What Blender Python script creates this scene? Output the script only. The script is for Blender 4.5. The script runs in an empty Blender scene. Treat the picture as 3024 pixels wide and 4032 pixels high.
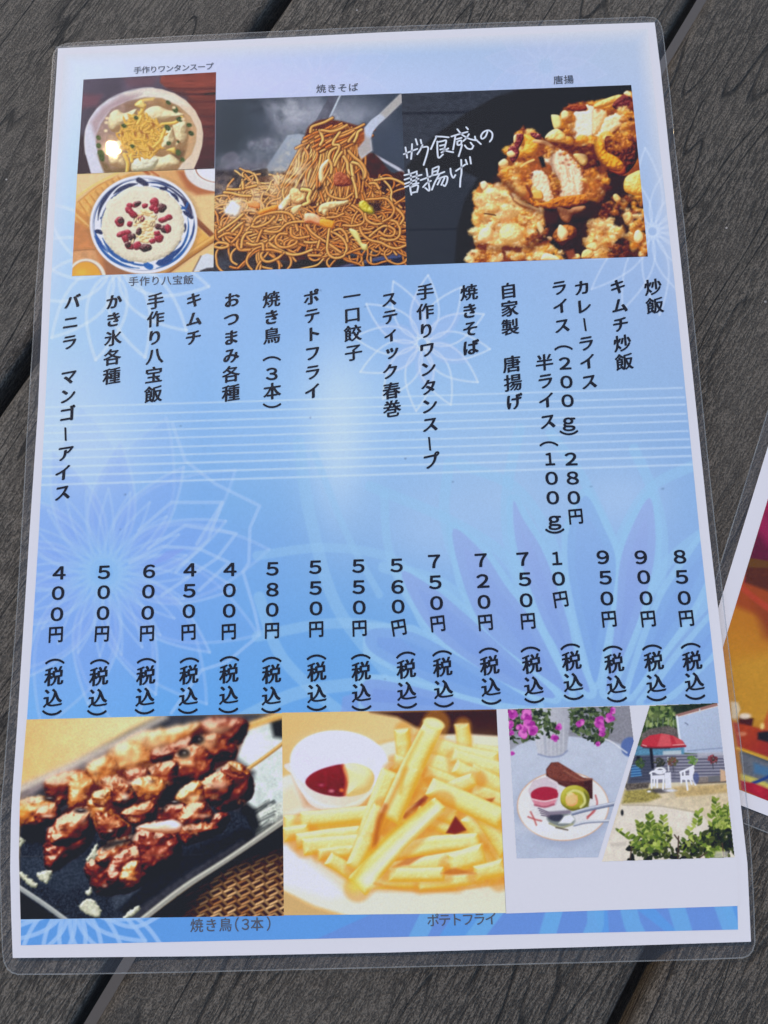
# A laminated A4 menu, a second laminated sheet under its edge, on a weathered plank table outdoors.
import bpy, bmesh, math, numpy as np
from mathutils import Vector, Matrix, Euler

sc = bpy.context.scene
COL = sc.collection
MM = 0.001

# ------------------------------------------------------------------ camera
SHEET_Z = 2.0                                    # height of the menu's paper over the table, mm
CAM_ROT = (0.20583701656726136, 0.025628084948243195, -0.02884955516613822)
CAM_POS = np.array([115.78669, 70.16725, 265.73151 + SHEET_Z])
FPX = 3446.2669                                  # focal length in units of the measured sheet (3024 x 4032)
cam = bpy.data.cameras.new('camera'); camo = bpy.data.objects.new('camera', cam); COL.objects.link(camo)
cam.sensor_fit = 'VERTICAL'; cam.sensor_height = 36.0; cam.sensor_width = 27.0
cam.lens = FPX / 4032 * 36.0
cam.clip_start = 0.01; cam.clip_end = 100.0
_ca, _cb, _cc = CAM_ROT
CAM_M = (Matrix.Rotation(_cc, 3, 'Z') @ Matrix.Rotation(_cb, 3, 'Y') @ Matrix.Rotation(_ca, 3, 'X'))
camo.matrix_world = Matrix.Translation(Vector(CAM_POS * MM)) @ CAM_M.to_4x4()
sc.camera = camo

# ------------------------------------------------------------------ daylight
SUN_DIR = Vector((-0.27937, 0.55090, 0.78642))   # towards the sun
world = bpy.data.worlds.new('World'); sc.world = world; world.use_nodes = True
nt = world.node_tree; bg = nt.nodes['Background']
sky = nt.nodes.new('ShaderNodeTexSky'); sky.sky_type = 'NISHITA'; sky.sun_disc = False
sky.sun_elevation = math.asin(SUN_DIR.z); sky.sun_rotation = math.atan2(SUN_DIR.x, SUN_DIR.y)
sky.air_density = 1.0; sky.dust_density = 1.0; sky.ozone_density = 1.0
nt.links.new(sky.outputs[0], bg.inputs[0]); bg.inputs[1].default_value = 0.15
sun = bpy.data.lights.new('sun', 'SUN'); suno = bpy.data.objects.new('sun', sun); COL.objects.link(suno)
suno.rotation_euler = SUN_DIR.to_track_quat('Z', 'Y').to_euler()
sun.energy = 0.9; sun.angle = math.radians(0.4); sun.color = (1.0, 0.69, 0.34)
vs = sc.view_settings; vs.view_transform = 'Standard'; vs.look = 'None'; vs.gamma = 1.0; vs.use_curve_mapping = False
vs.exposure = 0.50
sc.cycles.max_bounces = 8; sc.cycles.transparent_max_bounces = 24
sc.cycles.caustics_reflective = False; sc.cycles.caustics_refractive = False

# ------------------------------------------------------------------ helpers
_cp, _R = CAM_POS, np.array(CAM_M)
def at(pts, z=SHEET_Z):
    """measured sheet coordinates (3024 x 4032) -> millimetres on the level z"""
    p = np.asarray(pts, float).reshape(-1, 2)
    d = np.stack([(p[:, 0] - 1512) / FPX, -(p[:, 1] - 2016) / FPX, -np.ones(len(p))], 1) @ _R.T
    t = (z - _cp[2]) / d[:, 2]
    return _cp + t[:, None] * d
def seen(w):
    """inverse of at()"""
    d = (np.asarray(w, float) - _cp) @ _R
    return np.stack([1512 - FPX * d[:, 0] / d[:, 2], 2016 + FPX * d[:, 1] / d[:, 2]], 1)

def link(name, me, mat=None, parent=None):
    o = bpy.data.objects.new(name, me); COL.objects.link(o)
    if mat is not None: me.materials.append(mat)
    if parent is not None: o.parent = parent
    return o
def empty(name, loc, label, cat, group=None):
    o = bpy.data.objects.new(name, None); COL.objects.link(o); o.location = loc; o.empty_display_size = 0.02
    o['label'] = label; o['category'] = cat
    if group: o['group'] = group
    return o
def mesh(name, v, f, org=(0, 0, 0)):
    me = bpy.data.meshes.new(name)
    me.from_pydata([((x - org[0]) * MM, (y - org[1]) * MM, (z - org[2]) * MM) for x, y, z in v], [], f); me.update()
    return me

def material(name):
    m = bpy.data.materials.new(name); m.use_nodes = True
    n = m.node_tree.nodes; b = n['Principled BSDF']
    return m, m.node_tree, n, b
def node(nt, typ, **kw):
    n = nt.nodes.new(typ)
    for k, v in kw.items():
        if k.startswith('i_'): n.inputs[k[2:]].default_value = v
        else: setattr(n, k, v)
    return n
def math_node(nt, op, a, b=None, clamp=False):
    n = nt.nodes.new('ShaderNodeMath'); n.operation = op; n.use_clamp = clamp
    for i, x in enumerate((a, b)):
        if x is None: continue
        if isinstance(x, (int, float)): n.inputs[i].default_value = x
        else: nt.links.new(x, n.inputs[i])
    return n.outputs[0]
# ------------------------------------------------------------------ ink painter
# The printed pictures are painted in numpy (shapes, strokes, noise) and become the ink colour of a fine print mesh.
def vnoise(h, w, cell, seed, octaves=1, ax=1.0, ay=1.0):
    out = np.zeros((h, w), np.float32); amp = 1.0; tot = 0.0
    r = np.random.RandomState(seed)
    for o in range(octaves):
        cx, cy = max(1.0, cell * ax), max(1.0, cell * ay)
        gw, gh = int(w / cx) + 3, int(h / cy) + 3
        g = r.rand(gh, gw).astype(np.float32)
        xs = np.arange(w) / cx; ys = np.arange(h) / cy
        xi = xs.astype(int); yi = ys.astype(int)
        fx = (xs - xi).astype(np.float32); fy = (ys - yi).astype(np.float32)
        fx = fx * fx * (3 - 2 * fx); fy = (fy * fy * (3 - 2 * fy))[:, None]
        a = g[yi][:, xi] * (1 - fx) + g[yi][:, xi + 1] * fx
        b = g[yi + 1][:, xi] * (1 - fx) + g[yi + 1][:, xi + 1] * fx
        out += amp * (a * (1 - fy) + b * fy); tot += amp
        amp *= 0.55; cell *= 0.5
    return out / tot

def boxblur(a, r):
    if r < 1: return a
    r = int(r)
    for ax in (0, 1):
        p = [(0, 0)] * a.ndim; p[ax] = (r + 1, r)
        c = np.cumsum(np.pad(a, p, mode='edge').astype(np.float64), axis=ax)
        n = a.shape[ax]
        hi = np.take(c, np.arange(2 * r + 1, 2 * r + 1 + n), axis=ax)
        lo = np.take(c, np.arange(0, n), axis=ax)
        a = ((hi - lo) / (2 * r + 1)).astype(np.float32)
    return a

def gblur(a, s):
    if s > 2.2:
        for _ in range(3): a = boxblur(a, int(round(s * 0.9)))
        return a
    r = int(math.ceil(s * 3)); kn = np.exp(-0.5 * (np.arange(-r, r + 1) / s) ** 2); kn = (kn / kn.sum()).astype(np.float32)
    for ax in (0, 1):
        p = [(0, 0)] * a.ndim; p[ax] = (r, r)
        b = np.pad(a, p, mode='edge'); n = a.shape[ax]; o = 0
        for i in range(2 * r + 1): o = o + kn[i] * np.take(b, np.arange(i, i + n), axis=ax)
        a = o
    return a

def smooth(pts, closed=False, n=8):
    p = np.asarray(pts, float)
    if len(p) < 3: return p
    if closed: q = np.vstack([p[-1], p, p[0], p[1]])
    else: q = np.vstack([2 * p[0] - p[1], p, 2 * p[-1] - p[-2]])
    t = np.linspace(0, 1, n, endpoint=False)[:, None]
    out = []
    for i in range(1, len(q) - 2):
        a, b, c, d = q[i - 1], q[i], q[i + 1], q[i + 2]
        out.append(0.5 * (2 * b + (c - a) * t + (2 * a - 5 * b + 4 * c - d) * t * t + (3 * b - a - 3 * c + d) * t ** 3))
    out = np.vstack(out)
    return out if closed else np.vstack([out, q[-2]])

def C3(c):
    return np.asarray(c, np.float32) / 255.0

class Ink:
    """A picture in sheet units (x right, y down); k canvas cells per unit."""
    def __init__(s, x0, y0, x1, y1, k, bg=(230, 232, 245)):
        s.x0, s.y0, s.k = x0, y0, k
        s.w, s.h = int((x1 - x0) * k) + 2, int((y1 - y0) * k) + 2
        s.a = np.empty((s.h, s.w, 3), np.float32); s.a[:] = C3(bg)
        s.f = (0, 0, 1.0)
        s.seed = 1
    def frame(s, ox, oy, sc): s.f = (ox, oy, sc)
    def P(s, pts):
        p = np.asarray(pts, float).reshape(-1, 2)
        return np.stack([(s.f[0] + p[:, 0] * s.f[2] - s.x0) * s.k, (s.f[1] + p[:, 1] * s.f[2] - s.y0) * s.k], 1)
    def L(s, d): return d * s.f[2] * s.k
    def win(s, lo, hi):
        xa, ya = max(0, int(lo[0])), max(0, int(lo[1])); xb, yb = min(s.w, int(hi[0]) + 2), min(s.h, int(hi[1]) + 2)
        if xb <= xa or yb <= ya: return None
        Y, X = np.mgrid[ya:yb, xa:xb].astype(np.float32)
        return (slice(ya, yb), slice(xa, xb)), X, Y
    def rnd(s):
        s.seed += 1
        return s.seed
    def sdf(s, q, X, Y):
        """signed distance to a closed polygon, + inside"""
        d = np.full(X.shape, 1e9, np.float32); ins = np.zeros(X.shape, bool)
        n = len(q)
        for i in range(n):
            ax, ay = q[i]; bx, by = q[(i + 1) % n]
            ex, ey = bx - ax, by - ay; L2 = ex * ex + ey * ey + 1e-9
            t = np.clip(((X - ax) * ex + (Y - ay) * ey) / L2, 0, 1)
            np.minimum(d, (X - ax - t * ex) ** 2 + (Y - ay - t * ey) ** 2, out=d)
            if ay != by:
                c = ((ay > Y) != (by > Y)) & (X < ex * (Y - ay) / (by - ay) + ax)
                ins ^= c
        d = np.sqrt(d)
        return np.where(ins, d, -d)
    def put(s, sl, m, col):
        a = s.a[sl]
        a += m[..., None] * (col - a)
    def poly(s, pts, col, soft=1.0, alpha=1.0, sm=False, nz=0, ncell=3, grad=None, jag=0, jcell=4, ax=1, ay=1):
        """grad = (p0, p1, col1): linear blend from col at p0 to col1 at p1"""
        p = smooth(pts, True, 5) if sm else np.asarray(pts, float)
        q = s.P(p); pad = soft + 2 + jag
        r = s.win(q.min(0) - pad, q.max(0) + pad)
        if r is None: return
        sl, X, Y = r
        d = s.sdf(q, X, Y)
        if jag: d = d + (vnoise(X.shape[0], X.shape[1], jcell, s.rnd(), 2) - 0.5) * 2 * jag
        m = np.clip(d / max(soft, 1.0) + 0.5, 0, 1) * alpha
        c = np.empty(X.shape + (3,), np.float32); c[:] = C3(col)
        if grad is not None:
            g = s.P([grad[0], grad[1]]); e = g[1] - g[0]
            t = np.clip(((X - g[0][0]) * e[0] + (Y - g[0][1]) * e[1]) / (e @ e + 1e-9), 0, 1)[..., None]
            c = c * (1 - t) + C3(grad[2]) * t
        if nz: c = c * (1 + nz * (vnoise(X.shape[0], X.shape[1], ncell, s.rnd(), 3, ax, ay) - 0.5)[..., None] * 2)
        s.put(sl, m, c)
    def ell(s, cx, cy, rx, ry, col, rot=0, soft=1.0, alpha=1.0, nz=0, jag=0, jcell=4, ncell=3, inner=None):
        q = s.P([(cx, cy)])[0]; a, b = s.L(rx), s.L(ry); R = max(a, b) + soft + 2 + jag
        r = s.win(q - R, q + R)
        if r is None: return
        sl, X, Y = r
        th = math.radians(rot); ct, st = math.cos(th), math.sin(th)
        u = (X - q[0]) * ct + (Y - q[1]) * st; v = -(X - q[0]) * st + (Y - q[1]) * ct
        n = np.sqrt((u / a) ** 2 + (v / b) ** 2) + 1e-6
        d = (1 - n) * (np.sqrt(u * u + v * v) / n if False else min(a, b))
        if jag: d = d + (vnoise(X.shape[0], X.shape[1], jcell, s.rnd(), 2) - 0.5) * 2 * jag
        m = np.clip(d / max(soft, 1.0) + 0.5, 0, 1) * alpha
        if inner: m = m * np.clip((n - inner) * min(a, b) / max(soft, 1.0) + 0.5, 0, 1)
        c = np.empty(X.shape + (3,), np.float32); c[:] = C3(col)
        if nz: c = c * (1 + nz * (vnoise(X.shape[0], X.shape[1], ncell, s.rnd(), 3) - 0.5)[..., None] * 2)
        s.put(sl, m, c)
    def glow(s, cx, cy, rx, ry, col, alpha=1.0, rot=0, pw=1.0):
        q = s.P([(cx, cy)])[0]; a, b = s.L(rx), s.L(ry); R = max(a, b) * 2
        r = s.win(q - R, q + R)
        if r is None: return
        sl, X, Y = r
        th = math.radians(rot); ct, st = math.cos(th), math.sin(th)
        u = (X - q[0]) * ct + (Y - q[1]) * st; v = -(X - q[0]) * st + (Y - q[1]) * ct
        m = np.exp(-((u / a) ** 2 + (v / b) ** 2) ** pw * 1.4) * alpha
        s.put(sl, m.astype(np.float32), C3(col))
    def smoke(s, cx, cy, rx, ry, col, alpha, cell=12, rot=0):
        q = s.P([(cx, cy)])[0]; a, b = s.L(rx), s.L(ry); R = max(a, b) * 1.8
        r = s.win(q - R, q + R)
        if r is None: return
        sl, X, Y = r
        th = math.radians(rot); ct, st = math.cos(th), math.sin(th)
        u = (X - q[0]) * ct + (Y - q[1]) * st; v = -(X - q[0]) * st + (Y - q[1]) * ct
        n = vnoise(X.shape[0], X.shape[1], cell, s.rnd(), 4)
        m = np.exp(-((u / a) ** 2 + (v / b) ** 2) * 1.3) * np.clip((n - 0.28) * 2.2, 0, 1) * alpha
        s.put(sl, m.astype(np.float32), C3(col))
    def stroke(s, pts, w, col, edge=None, hi=None, soft=1.0, alpha=1.0, sm=True, taper=0, w2=None, n=6):
        """a ribbon; edge/hi give it the shading of a round strand"""
        p = smooth(pts, False, n) if sm else np.asarray(pts, float)
        q = s.P(p); hw = s.L(w) * 0.5; hw2 = hw if w2 is None else s.L(w2) * 0.5
        pad = max(hw, hw2) + soft + 2
        r = s.win(q.min(0) - pad, q.max(0) + pad)
        if r is None: return
        sl, X, Y = r
        best = np.full(X.shape, 1e9, np.float32); side = np.zeros(X.shape, np.float32)
        N = len(q) - 1
        for i in range(N):
            ax, ay = q[i]; bx, by = q[i + 1]; ex, ey = bx - ax, by - ay; l = math.hypot(ex, ey) + 1e-9
            dx, dy = X - ax, Y - ay
            t = np.clip((dx * ex + dy * ey) / (l * l), 0, 1)
            px, py = dx - t * ex, dy - t * ey
            f = (i + t) / N
            ww = hw + (hw2 - hw) * f
            if taper: ww = ww * np.clip(np.minimum(f, 1 - f) / taper, 0.12, 1) ** 0.7
            d = np.sqrt(px * px + py * py) - ww
            m = d < best
            best = np.where(m, d, best)
            sd = (-0.55 * px - 0.83 * py) / np.maximum(ww, 0.3)
            side = np.where(m, sd, side)
        m = np.clip(-best / max(soft, 1.0) + 0.5, 0, 1) * alpha
        c = np.empty(X.shape + (3,), np.float32); c[:] = C3(col)
        if edge is not None:
            t = np.clip(-side * 0.9 + 0.05, 0, 1)[..., None]; c = c * (1 - t) + C3(edge) * t
        if hi is not None:
            t = np.clip(1 - np.abs(side - 0.45) / 0.5, 0, 1)[..., None] * 0.85; c = c * (1 - t) + C3(hi) * t
        s.put(sl, m, c)
    def lump(s, pts, lo, base, hi, R=None, sm=True, soft=1.2, nz=0.1, ncell=4, spec=0, L=(-0.45, -0.75), jag=0, jcell=4, bump=0.0, bcell=5, boct=3, alpha=1.0, shc=(255, 250, 240), gain=1.0, sth=0.93):
        """a solid bit of food: domed by its distance to the outline, lit from L"""
        p = smooth(pts, True, 5) if sm else np.asarray(pts, float)
        q = s.P(p); pad = soft + 3 + jag
        r = s.win(q.min(0) - pad, q.max(0) + pad)
        if r is None: return
        sl, X, Y = r
        if min(X.shape) < 3: return
        d = s.sdf(q, X, Y)
        h_, w_ = X.shape
        if jag: d = d + (vnoise(h_, w_, jcell, s.rnd(), 2) - 0.5) * 2 * jag
        Rr = max(2.0, s.L(R)) if R else max(2.0, float(d.max()))
        t = np.clip(d / Rr, 0, 1)
        hgt = np.sqrt(np.maximum(0, 1 - (1 - t) ** 2)) * Rr
        if bump: hgt = hgt + bump * (vnoise(h_, w_, bcell, s.rnd(), boct) - 0.5) * 2
        hgt = boxblur(hgt, 1)
        gy, gx = np.gradient(hgt)
        nl = np.sqrt(gx * gx + gy * gy + 1)
        lz = 0.75; ll = math.sqrt(L[0] ** 2 + L[1] ** 2 + lz * lz)
        dif = (-gx * L[0] - gy * L[1] + lz) / (nl * ll)
        if nz: dif = dif + nz * (vnoise(h_, w_, ncell, s.rnd(), 3) - 0.5) * 2
        dif = (dif - 0.62) * gain + 0.62
        v = np.clip(dif, 0, 1)[..., None]
        c = np.where(v < 0.62, C3(lo) + (C3(base) - C3(lo)) * (v / 0.62), C3(base) + (C3(hi) - C3(base)) * ((v - 0.62) / 0.38))
        if spec:
            sp = np.clip((dif - sth) / max(0.02, 1 - sth), 0, 1)[..., None] * spec
            c = c + sp * (C3(shc) - c)
        m = np.clip(d / soft + 0.5, 0, 1) * alpha
        s.put(sl, m, c.astype(np.float32))
    def grain(s, amt, cell=2.0, chroma=0.4):
        for i in range(3):
            s.a[..., i] *= 1 + amt * chroma * 2 * (vnoise(s.h, s.w, cell, s.rnd(), 2) - 0.5)
        s.a *= 1 + amt * 2 * (vnoise(s.h, s.w, cell, s.rnd(), 2) - 0.5)[..., None]
        s.a += amt * 0.10 * (vnoise(s.h, s.w, cell, s.rnd(), 1) - 0.5)[..., None]
    def tint(s, x0, y0, x1, y1, fn):
        pass
    def blur(s, sig): s.a = gblur(s.a, sig)
    def sample(s, x, y):
        u = np.clip((x - s.x0) * s.k, 0, s.w - 1.001); v = np.clip((y - s.y0) * s.k, 0, s.h - 1.001)
        i, j = u.astype(int), v.astype(int); fu = (u - i)[..., None]; fv = (v - j)[..., None]
        a = s.a
        return (a[j, i] * (1 - fu) + a[j, i + 1] * fu) * (1 - fv) + (a[j + 1, i] * (1 - fu) + a[j + 1, i + 1] * fu) * fv

def ring(cx, cy, rx, ry, n, rs, jit=0.2, rot=0):
    a = np.arange(n) * 2 * np.pi / n + rot
    r = 1 + (rs.rand(n) - 0.5) * 2 * jit
    return np.stack([cx + rx * r * np.cos(a), cy + ry * r * np.sin(a)], 1)

def inside(pt, poly):
    x, y = pt; c = False; n = len(poly)
    for i in range(n):
        ax, ay = poly[i]; bx, by = poly[(i + 1) % n]
        if (ay > y) != (by > y) and x < (bx - ax) * (y - ay) / (by - ay) + ax: c = not c
    return c

def scatter(poly, n, rs):
    p = np.asarray(poly, float); lo, hi = p.min(0), p.max(0); out = []
    g = 0
    while len(out) < n and g < n * 30:
        g += 1
        q = lo + rs.rand(2) * (hi - lo)
        if inside(q, poly): out.append(q)
    return out
# ------------------------------------------------------------------ the printed pictures
def paint_soup():
    c = Ink(300, 275, 865, 700, 0.6, (78, 70, 88)); c.frame(300, 270, .33755); rs = np.random.RandomState(3)
    h, w = c.h, c.w
    c.a *= (0.75 + 0.5 * vnoise(h, w, 40, 5, 4))[..., None]
    c.poly([(60, 300), (300, 310), (250, 430), (60, 470)], (122, 74, 88), soft=14, alpha=.7)
    c.poly([(560, 110), (960, 90), (900, 200), (600, 220)], (112, 72, 86), soft=14, alpha=.6)
    c.poly([(0, 800), (130, 760), (260, 1300), (0, 1300)], (52, 38, 46), soft=10, alpha=.9)
    c.poly([(990, 80), (1700, 20), (1700, 1300), (1300, 1300), (1300, 330), (1040, 220), (975, 160)], (128, 58, 48), soft=6, grad=((1300, 250), (1500, 1150), (62, 30, 38)), nz=.25, ncell=9, ax=3, ay=.5)
    for y, l, a in ((240, 1080, .6), (300, 1150, .9), (390, 1300, .5), (560, 1480, .6), (680, 1500, .7), (820, 1500, .4)):
        c.stroke([(l, y - 10), (1400, y), (1660, y - 6)], 26, (58, 26, 32), soft=5, alpha=a)
    c.stroke([(1500, 300), (1640, 285)], 22, (28, 20, 26), soft=3, alpha=.8)
    c.poly([(1040, 250), (1250, 260), (1350, 380), (1150, 300)], (72, 40, 46), soft=14, alpha=.8)
    bowl = [(95, 850), (105, 720), (150, 600), (240, 470), (380, 360), (560, 280), (760, 232), (880, 225), (1000, 240), (1150, 290), (1280, 370), (1390, 490), (1460, 630), (1482, 760), (1470, 900), (1430, 1040), (1370, 1180), (1370, 1290), (190, 1290), (140, 1110), (105, 980)]
    c.poly(bowl, (206, 206, 226), soft=2, sm=False, grad=((300, 700), (1250, 500), (216, 196, 176)))
    c.poly([(560, 290), (880, 240), (1150, 300), (1330, 440), (1200, 420), (880, 320), (600, 350)], (218, 216, 206), soft=10, alpha=.8)
    c.poly([(170, 620), (300, 460), (520, 320), (760, 290), (640, 380), (420, 470), (280, 640), (230, 820)], (172, 146, 154), soft=12, alpha=.9)
    soup = [(228, 860), (240, 760), (290, 640), (410, 470), (600, 380), (800, 335), (1000, 345), (1200, 440), (1330, 560), (1400, 700), (1395, 850), (1340, 1000), (1230, 1110), (1150, 1230), (340, 1230), (270, 1080)]
    c.poly(soup, (158, 118, 78), soft=4, nz=.18, ncell=14, grad=((900, 700), (420, 520), (150, 122, 116)))
    c.poly([(1180, 440), (1330, 560), (1400, 700), (1395, 850), (1340, 1000), (1240, 1090), (1300, 900), (1330, 700), (1250, 540)], (204, 164, 124), soft=7, alpha=.8)
    c.poly([(250, 1000), (420, 1180), (640, 1120), (660, 1230), (330, 1230)], (112, 88, 52), soft=8, alpha=.8)
    c.poly([(1150, 930), (1270, 960), (1220, 1090), (1100, 1030)], (104, 76, 52), soft=8, alpha=.9)
    c.poly([(560, 420), (760, 380), (760, 450), (600, 480)], (132, 98, 76), soft=8, alpha=.8)
    c.poly([(780, 350), (920, 335), (900, 370), (740, 390)], (214, 184, 110), soft=4)
    W = [[(400, 520), (480, 478), (560, 520), (700, 470), (700, 560), (660, 640), (560, 690), (470, 740), (400, 720), (370, 640)],
         [(790, 510), (860, 450), (960, 436), (1060, 480), (1255, 530), (1180, 590), (1020, 640), (880, 645), (815, 590)],
         [(1130, 640), (1275, 615), (1305, 720), (1300, 850), (1215, 912), (1150, 890)],
         [(1120, 690), (1150, 780), (1160, 880), (1050, 950), (970, 930), (1000, 800), (1050, 720)],
         [(650, 1100), (760, 1020), (860, 1005), (1000, 1030), (1100, 1000), (1210, 1095), (1160, 1180), (900, 1230), (670, 1220)],
         [(380, 1010), (420, 900), (500, 830), (610, 840), (560, 1000), (585, 1150), (430, 1140), (385, 1090)]]
    for q in W:
        c.lump(q, (150, 116, 80), (216, 200, 158), (238, 230, 200), R=120, nz=.07, bump=2.5, bcell=12, soft=2)
    c.lump([(650, 1100), (760, 1020), (860, 1010), (960, 1060), (900, 1170), (800, 1200), (680, 1200)], (150, 140, 110), (216, 212, 190), (238, 238, 224), R=70, nz=.1, bump=2, bcell=8, soft=2)
    for i in range(250):
        a = rs.rand() * 6.28; r = rs.rand() ** .6
        x = 760 + 250 * r * math.cos(a); y = 790 + 250 * r * math.sin(a)
        th = rs.normal(0.9, .8); l = 45 + 60 * rs.rand()
        b = rs.rand()
        c.stroke([(x - l * math.cos(th), y - l * math.sin(th)), (x + 10 * rs.randn(), y + 10 * rs.randn()), (x + l * math.cos(th), y + l * math.sin(th))], 16 + 14 * rs.rand(),
                 (226 - 30 * b, 178 - 36 * b, 70 - 14 * b), edge=(152, 96, 30), hi=(246, 214, 120), soft=1.3, taper=.2)
    for q in ([(700, 420), (760, 380), (770, 460)], [(770, 460), (760, 560), (720, 640)], [(800, 430), (750, 520)], [(560, 1000), (600, 1100), (590, 1220)], [(640, 1010), (650, 1080)], [(1040, 700), (980, 840), (900, 920)], [(1000, 650), (1150, 630), (1230, 570)]):
        c.stroke(q, 40, (224, 182, 82), edge=(160, 108, 40), hi=(244, 218, 130), soft=1.5)
    c.lump([(690, 430), (760, 370), (810, 430), (780, 470)], (170, 130, 60), (224, 196, 120), (244, 228, 170), R=30)
    for q in ([(1050, 950), (1150, 920), (1160, 1000), (1100, 980)],): c.lump(q, (150, 110, 50), (218, 182, 92), (240, 214, 130), R=30)
    for x, y in ((760, 740), (830, 790), (870, 930), (900, 650), (690, 760), (1190, 850), (540, 760)):
        c.ell(x, y, 34, 16, (142, 74, 36), rot=30 + 60 * rs.rand(), soft=3, alpha=.65)
    for x, y, r in ((1075, 398, 24), (1155, 478, 34), (700, 575, 25), (558, 668, 27), (260, 808, 28), (262, 900, 32), (290, 990, 42), (300, 1040, 34), (1065, 690, 34), (1205, 592, 34), (1318, 660, 28), (1338, 755, 32), (1080, 872, 27), (655, 905, 24), (1190, 980, 34), (1240, 1062, 28), (1190, 855, 18)):
        g = rs.rand()
        c.ell(x, y, r * (1 + .3 * rs.rand()), r * .85, (44 + 20 * g, 62 + 26 * g, 34), rot=rs.rand() * 90, soft=2.5, jag=1.0)
        c.ell(x + 2, y + 2, r * .4, r * .3, (86, 96, 52), soft=3, alpha=.7)
    for x, y in ((1140, 455), (350, 630), (345, 725), (1245, 590), (360, 580)): c.ell(x, y, 22, 18, (228, 206, 170), soft=3)
    c.stroke([(108, 1000), (98, 850), (112, 710), (160, 590), (250, 462), (390, 352), (565, 274), (770, 228), (900, 224)], 9, (236, 232, 236), soft=3, alpha=.8)
    c.grain(.07, 2.2); c.blur(.7)
    return c

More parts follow.
